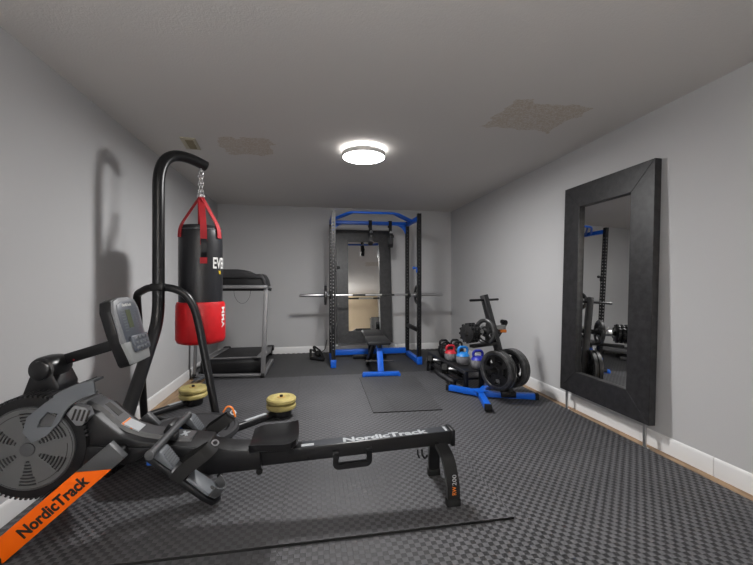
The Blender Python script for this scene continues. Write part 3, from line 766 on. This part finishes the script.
def at_z(z): return pb0+(pt0-pb0)*((z-pb0.z)/(pt0.z-pb0.z))
for z, a, b, rr in ((1.0, -.22, .20, .0125), (.685, -.40, .05, .0245), (.30, -.22, .26, .0245)):
    c = at_z(z); part('peg', MB().cyl(c+ax*a, c+ax*b, rr, seg=18, bev=.003), M['iron'] if rr > .02 else M['steel_black'], tree)
c = at_z(.685)
part('hook_arm', MB().beam(c+ax*.05-V((0, 0, .07)), c+ax*.19+V((0, 0, .075)), .035, .05, up=(0, 1, 0), bev=.004).cyl(c+ax*.19+V((-.01, -.02, .075)), c+ax*.19+V((-.01, .05, .075)), .026, seg=14), M['steel_black'], tree)
part('arm_label', MB().box(c+ax*.13+V((-.03, -.03, .03)), (.11, .02, .045), frame_z((0, 0, 1)) , bev=.002), M['grey_light'], tree, 'pale plastic catch')
part('arm_clip', MB().box(c+ax*.13+V((0, -.03, -.01)), (.07, .02, .03), bev=.003), M['orange_print'], tree, 'orange clip')
part('lower_tray', MB().beam(at_z(.56)-ax*.36, at_z(.56)-ax*.03, .06, .03, bev=.004), M['steel_black'], tree)
c = at_z(.30)
iron_plate('weight_plate', c-ax*.105, ax, .198, .040, 'large grip-hole iron plate facing the camera, outermost on the low peg', spokes=5)
iron_plate('weight_plate', c-ax*.061, ax, .198, .040, 'large iron plate second on the low peg, behind the outermost one')
iron_plate('weight_plate', c+ax*.100, ax, .198, .040, 'large iron plate on the wall side of the tree post, inner one')
iron_plate('weight_plate', c+ax*.144, ax, .198, .040, 'large iron plate nearest the right wall on the low peg')
c = at_z(.685)
iron_plate('weight_plate', c-ax*.12, ax, .130, .034, 'medium three-hole iron plate on the middle peg of the tree')
for k in range(3):
    o = c-ax*(.29+.042*k)
    t = thing('small_weight_plate', o, ('small knobbed iron plate on the middle peg, innermost of three', 'small knobbed iron plate on the middle peg, middle of three', 'small knobbed iron plate on the middle peg, outermost of three')[k], 'weight plate')
    part('disc', MB().lathe([(.026, -.017), (.075, -.017), (.088, -.010), (.088, .010), (.075, .017), (.026, .017), (.026, -.017)], o, ax, 32), M['iron'], t)
    mb = MB(); fm = frame_z(ax)
    for q in range(12): mb.box(o+fm @ V((.090*cos(q*pi/6+k), .090*sin(q*pi/6+k), 0)), (.018, .020, .03), fm @ Matrix.Rotation(q*pi/6+k, 3, 'Z'), bev=.004)
    part('knobs', mb, M['steel_black'], t)
t = thing('spring_collar', c-ax*.205, 'steel spring collar on the middle peg of the plate tree', 'collar')
part('coil', MB().cyl(c-ax*.235, c-ax*.175, .034, seg=20, bev=.004), M['steel'], t)
part('lever', MB().beam(c-ax*.20+V((0, 0, .03)), c-ax*.20+V((.02, -.03, .065)), .014, .01), M['chrome'], t)

# ------------------------------------------------------------------ kettlebell rack
kr = thing('kettlebell_rack', (1.69, 4.3, 0), 'low black two-tier rack holding kettlebells and dumbbells beside the plate tree', 'weight rack')
def kx(y): return 1.755-.03*(y-3.75)
part('upper_shelf', MB().beam((kx(3.70), 3.70, .235), (kx(4.85), 4.85, .235), .30, .012, bev=.003), M['steel_black'], kr)
for s in (-.155, .155):
    part('shelf_rail', MB().beam((kx(3.70)+s, 3.70, .223), (kx(4.85)+s, 4.85, .223), .02, .035, bev=.003), M['charcoal'], kr)
for y in (3.77, 4.80):
    for s in (-.12, .06):
        part('leg', MB().beam((kx(y)+s, y, .0), (kx(y)+s, y, .228), .045, .045, up=(0, 1, 0), bev=.004), M['steel_black'], kr)
part('lower_rail', MB().beam((kx(3.79)-.20, 3.82, .12), (kx(4.80)-.20, 4.80, .12), .04, .02, bev=.003).beam((kx(3.79)-.10, 3.82, .12), (kx(4.80)-.10, 4.80, .12), .04, .02, bev=.003).beam((kx(3.85)-.21, 3.85, .12), (kx(3.85)+.08, 3.85, .12), .03, .022).beam((kx(4.75)-.21, 4.75, .12), (kx(4.75)+.08, 4.75, .12), .03, .022).beam((kx(4.75)-.20, 4.75, 0), (kx(4.75)-.20, 4.75, .12), .03, .03, up=(0, 1, 0)).beam((kx(3.86)-.20, 3.88, 0), (kx(3.86)-.20, 3.88, .12), .03, .03, up=(0, 1, 0)), M['steel_black'], kr)
def kettlebell(x, y, z, s, hm, bm_, label, group=None):
    t = thing('kettlebell', (x, y, z), label, 'kettlebell', group)
    part('bell', MB().lathe([(0, 0), (.06*s, 0), (.075*s, .012*s), (.088*s, .045*s), (.090*s, .085*s), (.078*s, .125*s), (.055*s, .148*s), (.03*s, .155*s), (0, .156*s)], (x, y, z), seg=32), M[bm_], t, smooth=60)
    part('handle', MB().tube([(x-.050*s, y, z+.13*s), (x-.066*s, y, z+.19*s), (x-.045*s, y, z+.225*s), (x+.045*s, y, z+.225*s), (x+.066*s, y, z+.19*s), (x+.050*s, y, z+.13*s)], .017*s, seg=12, bend=.03*s), M[hm], t)
    part('shoulder', MB().lathe([(.060*s, .1435*s), (.084*s, .112*s), (.088*s, .115*s), (.064*s, .150*s), (.04*s, .160*s), (0, .161*s)], (x, y, z), seg=32), M[hm], t)
    return t
kz = .242
kettlebell(1.785, 3.79, kz, .86, 'navy', 'vinyl_grey', 'grey kettlebell with a dark blue top, nearest on the low rack')
kettlebell(1.705, 4.01, kz, .88, 'lightblue', 'vinyl_grey', 'grey kettlebell with a light blue top, second on the low rack')
kettlebell(1.64, 4.23, kz, .80, 'red_plastic', 'vinyl_grey', 'pale kettlebell with a red top on the low rack')
for x, y in ((1.655, 4.42), (1.69, 4.60), (1.815, 4.42), (1.845, 4.60)):
    kettlebell(x, y, kz, .82, 'black_plastic', 'black_plastic', 'small all-black kettlebell at the far end of the low rack', 'small black kettlebells on the low rack')
def dumbbell(c, d, label):
    c, d = V(c), V(d).normalized()
    t = thing('dumbbell', c, label, 'dumbbell')
    part('handle', MB().cyl(c-d*.06, c+d*.06, .015, seg=12), M['chrome'], t, 'chrome handle')
    for s in (-1, 1):
        part('head', MB().lathe([(0, .05), (.045, .05), (.062, .062), (.062, .115), (.045, .128), (0, .128)], c, d*s, 6, ), M['black_rubber'], t, 'black hexagonal head')
        part('end_disc', MB().cyl(c+d*s*.1275, c+d*s*.130, .03, seg=18), M['steel'], t, 'steel end disc')
    return t
dumbbell((kx(4.0)-.15, 4.05, .183), (1, -.55, 0), 'black hex dumbbell at the near end of the lower tier')
dumbbell((kx(4.5)-.15, 4.55, .183), (1, -.4, 0), 'black hex dumbbell at the far end of the lower tier')

# ------------------------------------------------------------------ rowing machine (long axis along x at y = 2)
row = thing('rowing_machine', (-.2, 2.0, 0), 'black rowing machine with orange front leg across the front of the room', 'rowing machine')
fc = V((-1.232, 2.0, .455)); FR = .228
# flywheel shroud with finned rim
sh = MB().lathe([(0, -.12), (FR*.80, -.12), (FR*.97, -.118), (FR, -.10), (FR, .10), (FR*.97, .118), (0, .12)], fc, (0, 1, 0), 72)
part('flywheel_shroud', sh, M['black_plastic'], row)
mb = MB()
for k in range(72):
    a = 2*pi*k/72
    if R(-58) < a < R(10) or a > R(302): continue
    d = V((cos(a), 0, sin(a))); mb.box(fc+d*(FR-.003)+V((0, .0, 0)), (.014, .235, .0085), Matrix(((d.x, 0, -d.z), (0, 1, 0), (d.z, 0, d.x))))
part('rim_fins', mb, M['charcoal'], row)
# round vented cover: six groups of curved slots
cr = .176; cy = 1.872
radii = [.001, .045]+[.045+.0072*k for k in range(1, 17)]+[cr-.002]
nt = 144
def kslot(i, j):
    if i < 2 or i > 16 or i % 2 == 1: return True
    ph = (j % 24)-11.5
    hw = 3.2+(i-2)*.15
    return abs(ph) > hw
cov = MB().polar(radii, nt, kslot, (fc.x, cy, fc.z), (0, -1, 0), 0, .006).fix()
part('vent_cover', cov, M['cover_grey'], row, 'grey round cover with curved slots')
part('cover_rim', MB().lathe([(cr-.004, -.004), (cr, .006), (cr+.006, .004), (cr+.008, -.006), (cr-.004, -.004)], (fc.x, cy, fc.z), (0, -1, 0), 72), M['grey_dark'], row)
part('cover_hub', MB().cyl((fc.x, cy-.004, fc.z), (fc.x, cy-.012, fc.z), .03, seg=28, bev=.003), M['grey_dark'], row)
part('cover_groove', MB().tube([V((fc.x+.155*cos(a), cy-.0055, fc.z+.155*sin(a))) for a in [R(95+3*k) for k in range(15)]], .0016, seg=6).tube([V((fc.x+.155*cos(a), cy-.0055, fc.z+.155*sin(a))) for a in [R(-75+3*k) for k in range(28)]], .0016, seg=6), M['black_print'], row, 'thin engraved arc')
# damper lever: grey plate on the cover that curves over the rim into a ribbed grip
lev = MB()
lev.prism([(-1.24, .535), (-1.225, .60), (-1.155, .66), (-1.145, .62), (-1.175, .585), (-1.185, .555), (-1.205, .49)], (0, 1.861, 0), (1, 0, 0), (0, 0, 1), .012)
lev.prism([(-1.145, .62), (-1.155, .66), (-1.09, .705), (-1.03, .732), (-.965, .745), (-.958, .690), (-1.01, .675), (-1.05, .650), (-1.075, .62), (-1.105, .61)], (0, 1.861, 0), (1, 0, 0), (0, 0, 1), .012)
lev.prism([(-1.075, .62), (-1.10, .57), (-1.15, .515), (-1.205, .49), (-1.185, .555), (-1.13, .555), (-1.105, .61)], (0, 1.861, 0), (1, 0, 0), (0, 0, 1), .012)
lever = part('damper_lever', lev, M['grey_mid'], row, 'grey damper lever')
gp = [(-1.12, .684), (-1.09, .703), (-1.03, .730), (-.964, .743)]
part('lever_grip', MB().sweep(fillet([V((x, 1.890, z+.002)) for x, z in gp], .03), [(-.042, -.005), (.042, -.005), (.042, .005), (-.042, .005)], up=(0, 0, 1)), M['grey_mid'], lever)
mb = MB()
for k in range(9):
    x = -1.10+.014*k; z = .690+.0030*0+(x+1.10)*.43+.012
    mb.beam((x, 1.870, z+.001), (x+.004, 1.915, z+.001), .0035, .003)
part('grip_ridges', mb, M['grey_dark'], lever)
part('lever_screw', MB().cyl((-1.205, 1.862, .52), (-1.205, 1.856, .52), .006, seg=10).cyl((-1.155, 1.862, .535), (-1.155, 1.856, .535), .006, seg=10).cyl((-1.19, 1.862, .575), (-1.19, 1.856, .575), .006, seg=10), M['black_satin'], lever)
# main housing
hs = [(-1.06, .60), (-.985, .585), (-.93, .527), (-.875, .478), (-.80, .447), (-.70, .424), (-.50, .393), (-.50, .335), (-.70, .335), (-.80, .345), (-.955, .345), (-1.05, .34)]
part('housing', MB().prism(hs, (0, 2.10, 0), (1, 0, 0), (0, 0, 1), .20, bev=.012), M['black_plastic'], row)
lo = [(-1.04, .44), (-.985, .44), (-.80, .42), (-.74, .415), (-.78, .375), (-.83, .345), (-.95, .335), (-1.03, .33)]
part('housing_panel', MB().prism(lo, (0, 1.905, 0), (1, 0, 0), (0, 0, 1), .02, bev=.005), M['black_plastic'], row)
tp = fillet([V((x, 2.0, z)) for x, z in ((-1.04, .628), (-.985, .599), (-.93, .541), (-.875, .491), (-.80, .459), (-.70, .436), (-.585, .414))], .03)
part('top_cover', MB().sweep(tp, [(-.060, -.014), (-.046, .006), (.046, .006), (.060, -.014)], up=(0, 0, 1)), M['grey_dark'], row, 'grey top cover')
lp_ = part('louvre_panel', MB().prism([(-1.085, .60), (-1.05, .640), (-1.0, .625), (-.985, .585), (-1.02, .545), (-1.045, .545)], (0, 1.905, 0), (1, 0, 0), (0, 0, 1), .04, bev=.006), M['louvre'], row, 'grey louvre panel')
for k in range(4):
    part('slot', MB().box((-1.050+.018*k, 1.866, .597-.003*k), (.009, .006, .052), Matrix.Rotation(R(18), 3, 'Y'), bev=.002), M['black_print'], lp_, 'black slot')
def on_top(x):
    for a, b in zip(tp, tp[1:]):
        if a.x <= x <= b.x: return a.z+(b.z-a.z)*(x-a.x)/(b.x-a.x)
    return tp[-1].z
mb = MB(); mb.beam((-.985, 2.0, on_top(-.985)+.002), (-.925, 2.0, on_top(-.925)+.004), .04, .012)
part('top_slot', mb, M['black_print'], row, 'black cable slot')
mb = MB(); mb.beam((-.895, 1.985, on_top(-.895)+.0065), (-.82, 1.985, on_top(-.82)+.0065), .075, .006)
lab = part('warning_label', mb, M['pale'], row, 'white and orange warning label')
part('orange_stripe', MB().beam((-.893, 1.985, on_top(-.893)+.0095), (-.882, 1.985, on_top(-.882)+.0095), .0755, .0045).beam((-.857, 1.985, on_top(-.857)+.0095), (-.847, 1.985, on_top(-.847)+.0095), .0755, .0045), M['orange_print'], lab, 'orange stripe')
mb = MB(); 
for a, b in (((-.64, 2.025), (-.615, 1.975)), ((-.64, 1.975), (-.615, 2.025))):
    mb.beam((a[0], a[1], on_top(a[0])+.0075), (b[0], b[1], on_top(b[0])+.0075), .012, .003)
part('cover_mark', mb, M['pale'], row, 'pale printed mark')
# mast, pivot drum, arm
part('mast', MB().prism([(-1.335, .64), (-1.295, .755), (-1.205, .775), (-1.17, .70), (-1.175, .655), (-1.22, .66)], (0, 2.12, 0), (1, 0, 0), (0, 0, 1), .15, bev=.01), M['black_plastic'], row)
dr = MB().lathe([(0, 0), (.038, 0), (.044, .004), (.045, .016), (.056, .02), (.061, .035), (.062, .09), (.056, .14), (.044, .165), (0, .165)], (-1.25, 1.955, .778), (.06, 1, 0), 36)
part('pivot_drum', dr, M['black_satin'], row)
part('console_arm', MB().beam((-1.19, 2.06, .812), (-.93, 2.04, .892), .03, .052, up=(0, 0, 1), bev=.005), M['steel_black'], row)
part('arm_rivet', MB().cyl((-1.15, 2.042, .810), (-1.15, 2.038, .810), .0035, seg=10), M['red_plastic'], row, 'small red rivet')
# console
tl = R(14.5); cu = V((-sin(tl), 0, cos(tl))); cn = V((cos(tl), 0, sin(tl))); cv = V((0, 1, 0))
c0 = V((-.836, 2.005, .797))             # bottom centre of face
def cp(u, v, n=0): return c0+cv*u+cu*v+cn*n
def cpoly(pts, n0, n1, bev=0.):
    d = n1-n0
    return MB().prism([(p[0], p[1]) for p in pts], c0+cn*n0, cv, cu, d, bev)
ol = [(-.085, .0), (-.10, .015), (-.125, .16), (-.128, .27), (-.105, .318), (-.05, .332), (.05, .332), (.105, .318), (.128, .27), (.125, .16), (.10, .015), (.085, 0)]
con = part('console_body', cpoly(ol, -.055, -.006, .006), M['black_plastic'], row)
fr = [(p[0]*.96, .008+p[1]*.965) for p in ol]
part('console_face', cpoly([(-.12, .11)]+[q for q in fr if q[0] < 0 and q[1] > .12]+[q for q in fr if q[0] > 0 and q[1] > .12]+[(.12, .11)], -.010, .006, .004), M['louvre'], con, 'grey upper bezel')
part('console_chin', cpoly([(-.092, .006), (-.118, .112), (.118, .112), (.092, .006)], -.010, .012, .005), M['grey_light'], con, 'silver lower panel')
part('display_panel', cpoly([(-.092, .10), (-.10, .26), (-.085, .295), (-.04, .308), (.04, .308), (.085, .295), (.10, .26), (.092, .10)], .004, .009, .002), M['slate'], con, 'slate blue display panel')
part('screen', cpoly([(-.030, .175), (-.030, .265), (.014, .265), (.014, .175)], .008, .0105), M['lcd'], con, 'olive LCD screen')
part('button_pad', cpoly([(-.055, .055), (-.062, .135), (.10, .135), (.095, .055)], .008, .026, .006), M['slate'], con, 'slate keypad')
mb = MB()
for i in range(4):
    for j in range(3): mb.box(cp(-.035+.036*i, .072+.024*j, .027), (.005, .024, .014), Matrix((cn, cv, cu)).transposed(), bev=.0015)
part('buttons', mb, M['grey_mid'], con)
part('console_lettering', text_mb('NordicTrack', cp(-.045, .283, .0095), cv, cu, .09, .014, .02), M['white'], con, 'white lettering', smooth=0)
for sd in (-1, 1):
    mb = MB()
    for j in range(8): mb.box(cp(sd*.058, .165+.014*j, .0095), (.0015, .03, .005), Matrix((cn, cv, cu)).transposed())
    part('printed_scale', mb, M['grey_mid'], con, 'pale printed scale')
# orange front leg (near and far)
def leg_bar(y0, y1, nm, m, a, b, wdt, lab=None, cut=None):
    a, b = V((a[0], 0, a[1])), V((b[0], 0, b[1])); d = (b-a).normalized(); n = V((-d.z, 0, d.x))*wdt/2
    pts = [a-n, b-n, b+n, a+n]
    if cut is not None: pts = cut
    return MB().prism([(p.x, p.z) for p in pts], (0, y1, 0), (1, 0, 0), (0, 0, 1), y1-y0, bev=.004)
A, B, Mid = (-1.305, .0475), (-.842, .452), None
d = V((B[0]-A[0], 0, B[1]-A[1])).normalized()
nn = V((-d.z, 0, d.x)); hw = .046; zc = .372
def edge(sgn):                                      # where the painted edge of the bar reaches height zc
    p = V((A[0], 0, A[1]))+nn*hw*sgn
    return p+d*((zc-p.z)/d.z)
a3, b3 = V((A[0], 0, A[1])), V((B[0], 0, B[1]))
for y0, y1 in ((1.790, 1.830), (2.17, 2.21)):
    fl = part('front_leg', leg_bar(y0, y1, '', None, A, B, .092, cut=[a3-nn*hw, edge(-1), edge(1), a3+nn*hw]), M['orange'], row, 'orange front leg')
    part('leg_bracket', leg_bar(y0, y1, '', None, A, B, .092, cut=[edge(-1), b3-nn*hw, b3+nn*hw, edge(1)]), M['grey_dark'], fl, 'dark grey upper end')
    part('leg_foot', MB().box((A[0]-.01, (y0+y1)/2, .027), (.075, .055, .026), bev=.006), M['black_rubber'], fl)
    if y0 < 2:
        o = V((A[0], y0-.0012, A[1]))+d*.125-nn*.025
        part('leg_lettering', text_mb('NordicTrack', o, d, nn, .33, .048, .03), M['black_print'], fl, 'black lettering', smooth=0)
part('leg_axle', MB().cyl((-.865, 1.83, .415), (-.865, 2.17, .415), .022, seg=16), M['steel_black'], row)
part('front_lug', MB().box((-1.13, 1.86, .245), (.06, .05, .05), Matrix.Rotation(R(-40), 3, 'Y'), bev=.015), M['black_plastic'], row)
# pull handle along y, with cradle
part('pull_handle', MB().tube([(-.668, 1.68, .468), (-.665, 1.89, .472), (-.665, 1.95, .472), (-.662, 2.16, .468)], .0165, seg=16).cyl((-.668, 1.678, .468), (-.668, 1.70, .468), .020, seg=18, bev=.004).cyl((-.662, 2.14, .468), (-.662, 2.162, .468), .020, seg=18, bev=.004), M['grey_dark'], row, 'dark grey foam pull handle')
part('handle_cradle', MB().box((-.70, 2.02, .465), (.025, .10, .05), Matrix.Rotation(R(30), 3, 'Y'), bev=.006).box((-.665, 1.93, .445), (.05, .05, .03), bev=.006), M['black_plastic'], row)
# foot pedals
td = V((.763, 0, -.646)); nd = V((.646, 0, .763))
def pp(o, s, v, n): return V(o)+td*s+V((0, 1, 0))*v+nd*n
for y, sg in ((1.80, -1), (2.20, 1)):
    o = V((-.70, y, .432))
    base = [(0, -.052), (-.012, -.03), (-.012, .03), (0, .052), (.30, .058), (.355, .045), (.375, 0), (.355, -.045), (.30, -.058)]
    ped = part('foot_pedal', MB().prism(base, o-nd*.02, td, V((0, 1, 0)), .026, bev=.006), M['black_plastic'], row)
    part('foot_bed', MB().prism([(.19, -.045), (.19, .045), (.30, .05), (.345, .035), (.36, 0), (.345, -.035), (.30, -.05)], o+nd*.006, td, V((0, 1, 0)), .016, bev=.005), M['grey_mid'], ped, 'grey foot bed')
    hc = [pp(o, .29+.062*sin(a), .055*cos(a), .035) for a in [R(8*k) for k in range(2, 21)]]
    part('heel_cup', MB().sweep(hc, [(-.004, -.02), (.004, -.02), (.005, .025), (-.003, .025)], up=nd), M['grey_dark'], ped, 'grey heel cup')
    part('toe_wedge', MB().prism([(.012, .0), (.012, .030), (.03, .036), (.115, .012), (.115, 0)], V((o.x, o.y-.045, o.z))+nd*.006, td, nd, -.085, bev=.003), M['grey_mid'], ped, 'grey ribbed toe wedge')
    mb = MB()
    for k in range(6): mb.box(pp(o, .045+.012*k, 0, .0395-.0033*k), (.004, .074, .004), Matrix((td, V((0, 1, 0)), nd)).transposed())
    part('ribs', mb, M['grey_dark'], ped)
    sp_ = fillet([pp(o, .155, -.062, -.012), pp(o, .15, -.064, .03), pp(o, .185, -.045, .16), pp(o, .19, .03, .17), pp(o, .15, .064, .03), pp(o, .155, .062, -.012)], .04)
    stp = part('foot_strap', MB().sweep(sp_, [(-.003, -.028), (.003, -.028), (.003, .028), (-.003, .028)], up=td), M['black_rubber'], ped, 'black foot strap')
    part('buckle', MB().torus(pp(o, .188, .02, .176), (.3, -.5, .8), .014, .004, 16, 6), M['steel'], stp)
    part('heel_hole', MB().cyl(pp(o, .31, 0, .0215), pp(o, .31, 0, .0235), .012, seg=16), M['black_print'], ped)
    part('pedal_clip', MB().box(pp(o, .02, 0, -.03), (.03, .05, .03), bev=.006), M['blue_plastic'], ped, 'blue clip')
part('orange_tab', MB().strap([(-.49, 2.19, .46), (-.475, 2.20, .49), (-.445, 2.20, .485), (-.425, 2.19, .43)], .012, .004, bend=.02), M['orange_cord'], row, 'orange pull tab')
# rail housing, rail, carry handle
part('rail_housing', MB().prism([(-.56, .27), (-.53, .335), (-.50, .385), (-.40, .362), (-.258, .345), (-.252, .252), (-.50, .245)], (0, 2.06, 0), (1, 0, 0), (0, 0, 1), .135, bev=.006), M['black_plastic'], row)
def rz_(x): return .285+.036*(x+.3)
rail = part('rail', MB().prism([(-.30, rz_(-.3)-.036), (.765, rz_(.765)-.036), (.765, rz_(.765)+.036), (-.30, rz_(-.3)+.036)], (0, 2.04, 0), (1, 0, 0), (0, 0, 1), .08, bev=.004), M['black_satin'], row)
ru = V((1, 0, .036)).normalized(); rv = V((0, 1, 0))
def on_rail(x, y, dz=.0): return V((x, y, rz_(x)+.0365+dz))
part('rail_lettering', text_mb('NordicTrack', on_rail(.165, 1.972), ru, rv, .47, .052, .036), M['pale'], rail, 'pale lettering on the rail', smooth=0)
part('rail_inlay', MB().beam(on_rail(-.05, 2.0, -.001), on_rail(.76, 2.0, -.001), .070, .0024), M['rail_top'], rail, 'dark slate top strip')
part('rail_sticker', MB().beam(on_rail(-.055, 1.985), on_rail(.01, 1.985), .028, .0024), M['pale'], rail, 'pale rectangular sticker')
part('rail_sticker', MB().beam(on_rail(.735, 2.0), on_rail(.748, 2.0), .055, .0024), M['pale'], rail, 'narrow pale sticker')
part('end_cap', MB().box((.775, 2.0, rz_(.775)-.002), (.024, .096, .09), bev=.006), M['black_plastic'], row)
part('rail_screw', MB().cyl((.68, 1.961, .30), (.68, 1.955, .30), .010, seg=14).cyl((-.02, 1.961, .275), (-.02, 1.956, .275), .008, seg=12), M['black_rubber'], row)
hy = 1.945
part('carry_handle', MB().sweep(fillet([V((.125, hy, .29)), V((.120, hy, .225)), V((.30, hy, .232)), V((.300, hy, .295))], .022, 6), [(-.014, -.012), (.014, -.012), (.014, .012), (-.014, .012)], up=(0, 1, 0)).box((.125, 1.955, .285), (.034, .025, .04), bev=.005).box((.300, 1.955, .291), (.034, .025, .04), bev=.005), M['black_plastic'], row)
part('rail_clip', MB().tube([(.60, 1.975, .265), (.60, 1.97, .235), (.615, 1.965, .215), (.628, 1.965, .235)], .0055, seg=8, bend=.01).tube([(.575, 1.975, .265), (.575, 1.97, .24), (.583, 1.965, .222)], .005, seg=8), M['black_plastic'], row)
# seat
seat = MB()
nx, ny = 18, 20
x0s, x1s = -.315, -.068
ver, fac = [], []
for side in (0, 1):
    for i in range(nx+1):
        for j in range(ny+1):
            u, v = i/nx*2-1, j/ny*2-1
            wv = 1-.16*(1-u)/2 if True else 1
            rnd = (1-abs(u)**5*.16)
            x = (x0s+x1s)/2+(x1s-x0s)/2*u*(1-.06*v*v); y = 2.0+.152*v*wv*rnd
            z = .386-.020*(1-v*v)*(1-.3*u)+.016*max(0, u-.45)**2/.3+.008*v*v-.02*max(0, -u-.6)
            if side: z = z-.032-.006*(1-v*v)
            if side: x = (x0s+x1s)/2+(x-(x0s+x1s)/2)*.97; y = 2.0+(y-2.0)*.97
            ver.append((x, y, z+.004))
n1 = (nx+1)*(ny+1)
idx = lambda s, i, j: s*n1+i*(ny+1)+j
for i in range(nx):
    for j in range(ny):
        fac.append((idx(0, i, j), idx(0, i+1, j), idx(0, i+1, j+1), idx(0, i, j+1)))
        fac.append((idx(1, i, j), idx(1, i, j+1), idx(1, i+1, j+1), idx(1, i+1, j)))
for i in range(nx):
    fac.append((idx(0, i, 0), idx(1, i, 0), idx(1, i+1, 0), idx(0, i+1, 0))); fac.append((idx(0, i, ny), idx(0, i+1, ny), idx(1, i+1, ny), idx(1, i, ny)))
for j in range(ny):
    fac.append((idx(0, 0, j), idx(0, 0, j+1), idx(1, 0, j+1), idx(1, 0, j))); fac.append((idx(0, nx, j), idx(1, nx, j), idx(1, nx, j+1), idx(0, nx, j+1)))
sb = bmesh.new()
seat.add(ver, fac).fix()
se = part('seat', seat, M['black_satin'], row, 'black moulded seat', smooth=50)
part('seat_carriage', MB().box((-.19, 2.0, .336), (.17, .10, .035), bev=.005).cyl((-.27, 1.945, .318), (-.27, 2.055, .318), .016, seg=14).cyl((-.11, 1.945, .325), (-.11, 2.055, .325), .016, seg=14), M['black_plastic'], row)
part('roller', MB().cyl((-.262, 1.935, .235), (-.262, 1.955, .235), .016, seg=16, bev=.003).beam((-.262, 1.945, .235), (-.275, 1.945, .27), .02, .012, up=(0, 1, 0)), M['black_rubber'], row)
part('under_rod', MB().cyl((-.45, 1.93, .235), (-.45, 2.07, .235), .012, seg=12), M['black_rubber'], row)
# rear legs, curved
for y_top, y_mid, y_bot, sg in ((1.968, 1.89, 1.852, -1), (2.032, 2.11, 2.165, 1)):
    pts = fillet([V((.705, y_top, .288)), V((.72, y_mid, .245)), V((.732, y_bot, .12)), V((.732, y_bot-.0*sg, .045))], .08, 6)
    lg = part('rear_leg', MB().sweep(pts, [(-.012, -.034), (.012, -.034), (.012, .034), (-.012, .034)], up=(1, 0, 0)), M['black_satin'], row)
    part('rubber_foot', MB().box((.732, y_bot, .034), (.076, .036, .040), bev=.005), M['black_rubber'], lg)
    if sg < 0:
        o = V((.745, y_bot-.0135, .075))
        part('leg_lettering', text_mb('RW', o, (0, 0, 1), (-1, 0, 0), .044, .022, .0), M['orange_print'], lg, 'orange lettering', smooth=0)
        part('leg_number', text_mb('200', o+V((0, 0, .050)), (0, 0, 1), (-1, 0, 0), .056, .022, .0), M['pale'], lg, 'pale number', smooth=0)

# ------------------------------------------------------------------ behind the camera: locker that the far mirror shows
t = thing('metal_locker', (2.27, YF+.25, 0), 'grey metal locker by the beige wall, seen in the far mirror', 'locker')
part('body', MB().box((2.27, YF+.25, .75+FZ/2), (.32, .42, 1.49), bev=.006), M['locker'], t)
for z in (1.12, .40):
    dd = part('door', MB().box((2.27, YF+.467, z), (.29, .016, .68), bev=.004), M['locker'], t)
    part('handle', MB().box((2.15, YF+.482, z), (.02, .014, .12), bev=.004), M['black_satin'], dd)

# ------------------------------------------------------------------ light and view
w = bpy.data.worlds.new('world'); SC.world = w; w.use_nodes = True
bg = w.node_tree.nodes['Background']; bg.inputs['Color'].default_value = (.8, .85, 1., 1); bg.inputs['Strength'].default_value = .3
def area(name, loc, rot, sx, sy, power, col, shape='RECTANGLE'):
    l = bpy.data.lights.new(name, 'AREA'); l.shape = shape; l.size = sx
    if shape == 'RECTANGLE': l.size_y = sy
    l.energy = power; l.color = col
    o = bpy.data.objects.new(name, l); COL.objects.link(o); o.location = loc; o.rotation_euler = rot
    return o
area('ceiling_lamp_light', (lx, ly, H-.0885), (0, 0, 0), .38, .38, 66, (1., .99, .985), 'DISK')
area('uplighter_fill', (wl[0], wl[1], 1.74), (pi, 0, 0), .16, .16, 140, (1., .985, .97), 'DISK')  # fill light of the added uplighter
area('window_fill', ((wx0+wx1)/2, YF+.02, (wz0+wz1)/2), (R(90), 0, 0), wx1-wx0-.1, wz1-wz0-.1, 26, (.95, .97, 1.))  # fill light set at the added window
SC.view_settings.view_transform = 'Standard'; SC.view_settings.look = 'None'
SC.view_settings.exposure = 0.; SC.view_settings.gamma = 1.; SC.view_settings.use_curve_mapping = False
SC.cycles.use_denoising = True
SC.cycles.max_bounces = 8; SC.cycles.diffuse_bounces = 5; SC.cycles.glossy_bounces = 5
SC.cycles.sample_clamp_indirect = 6.
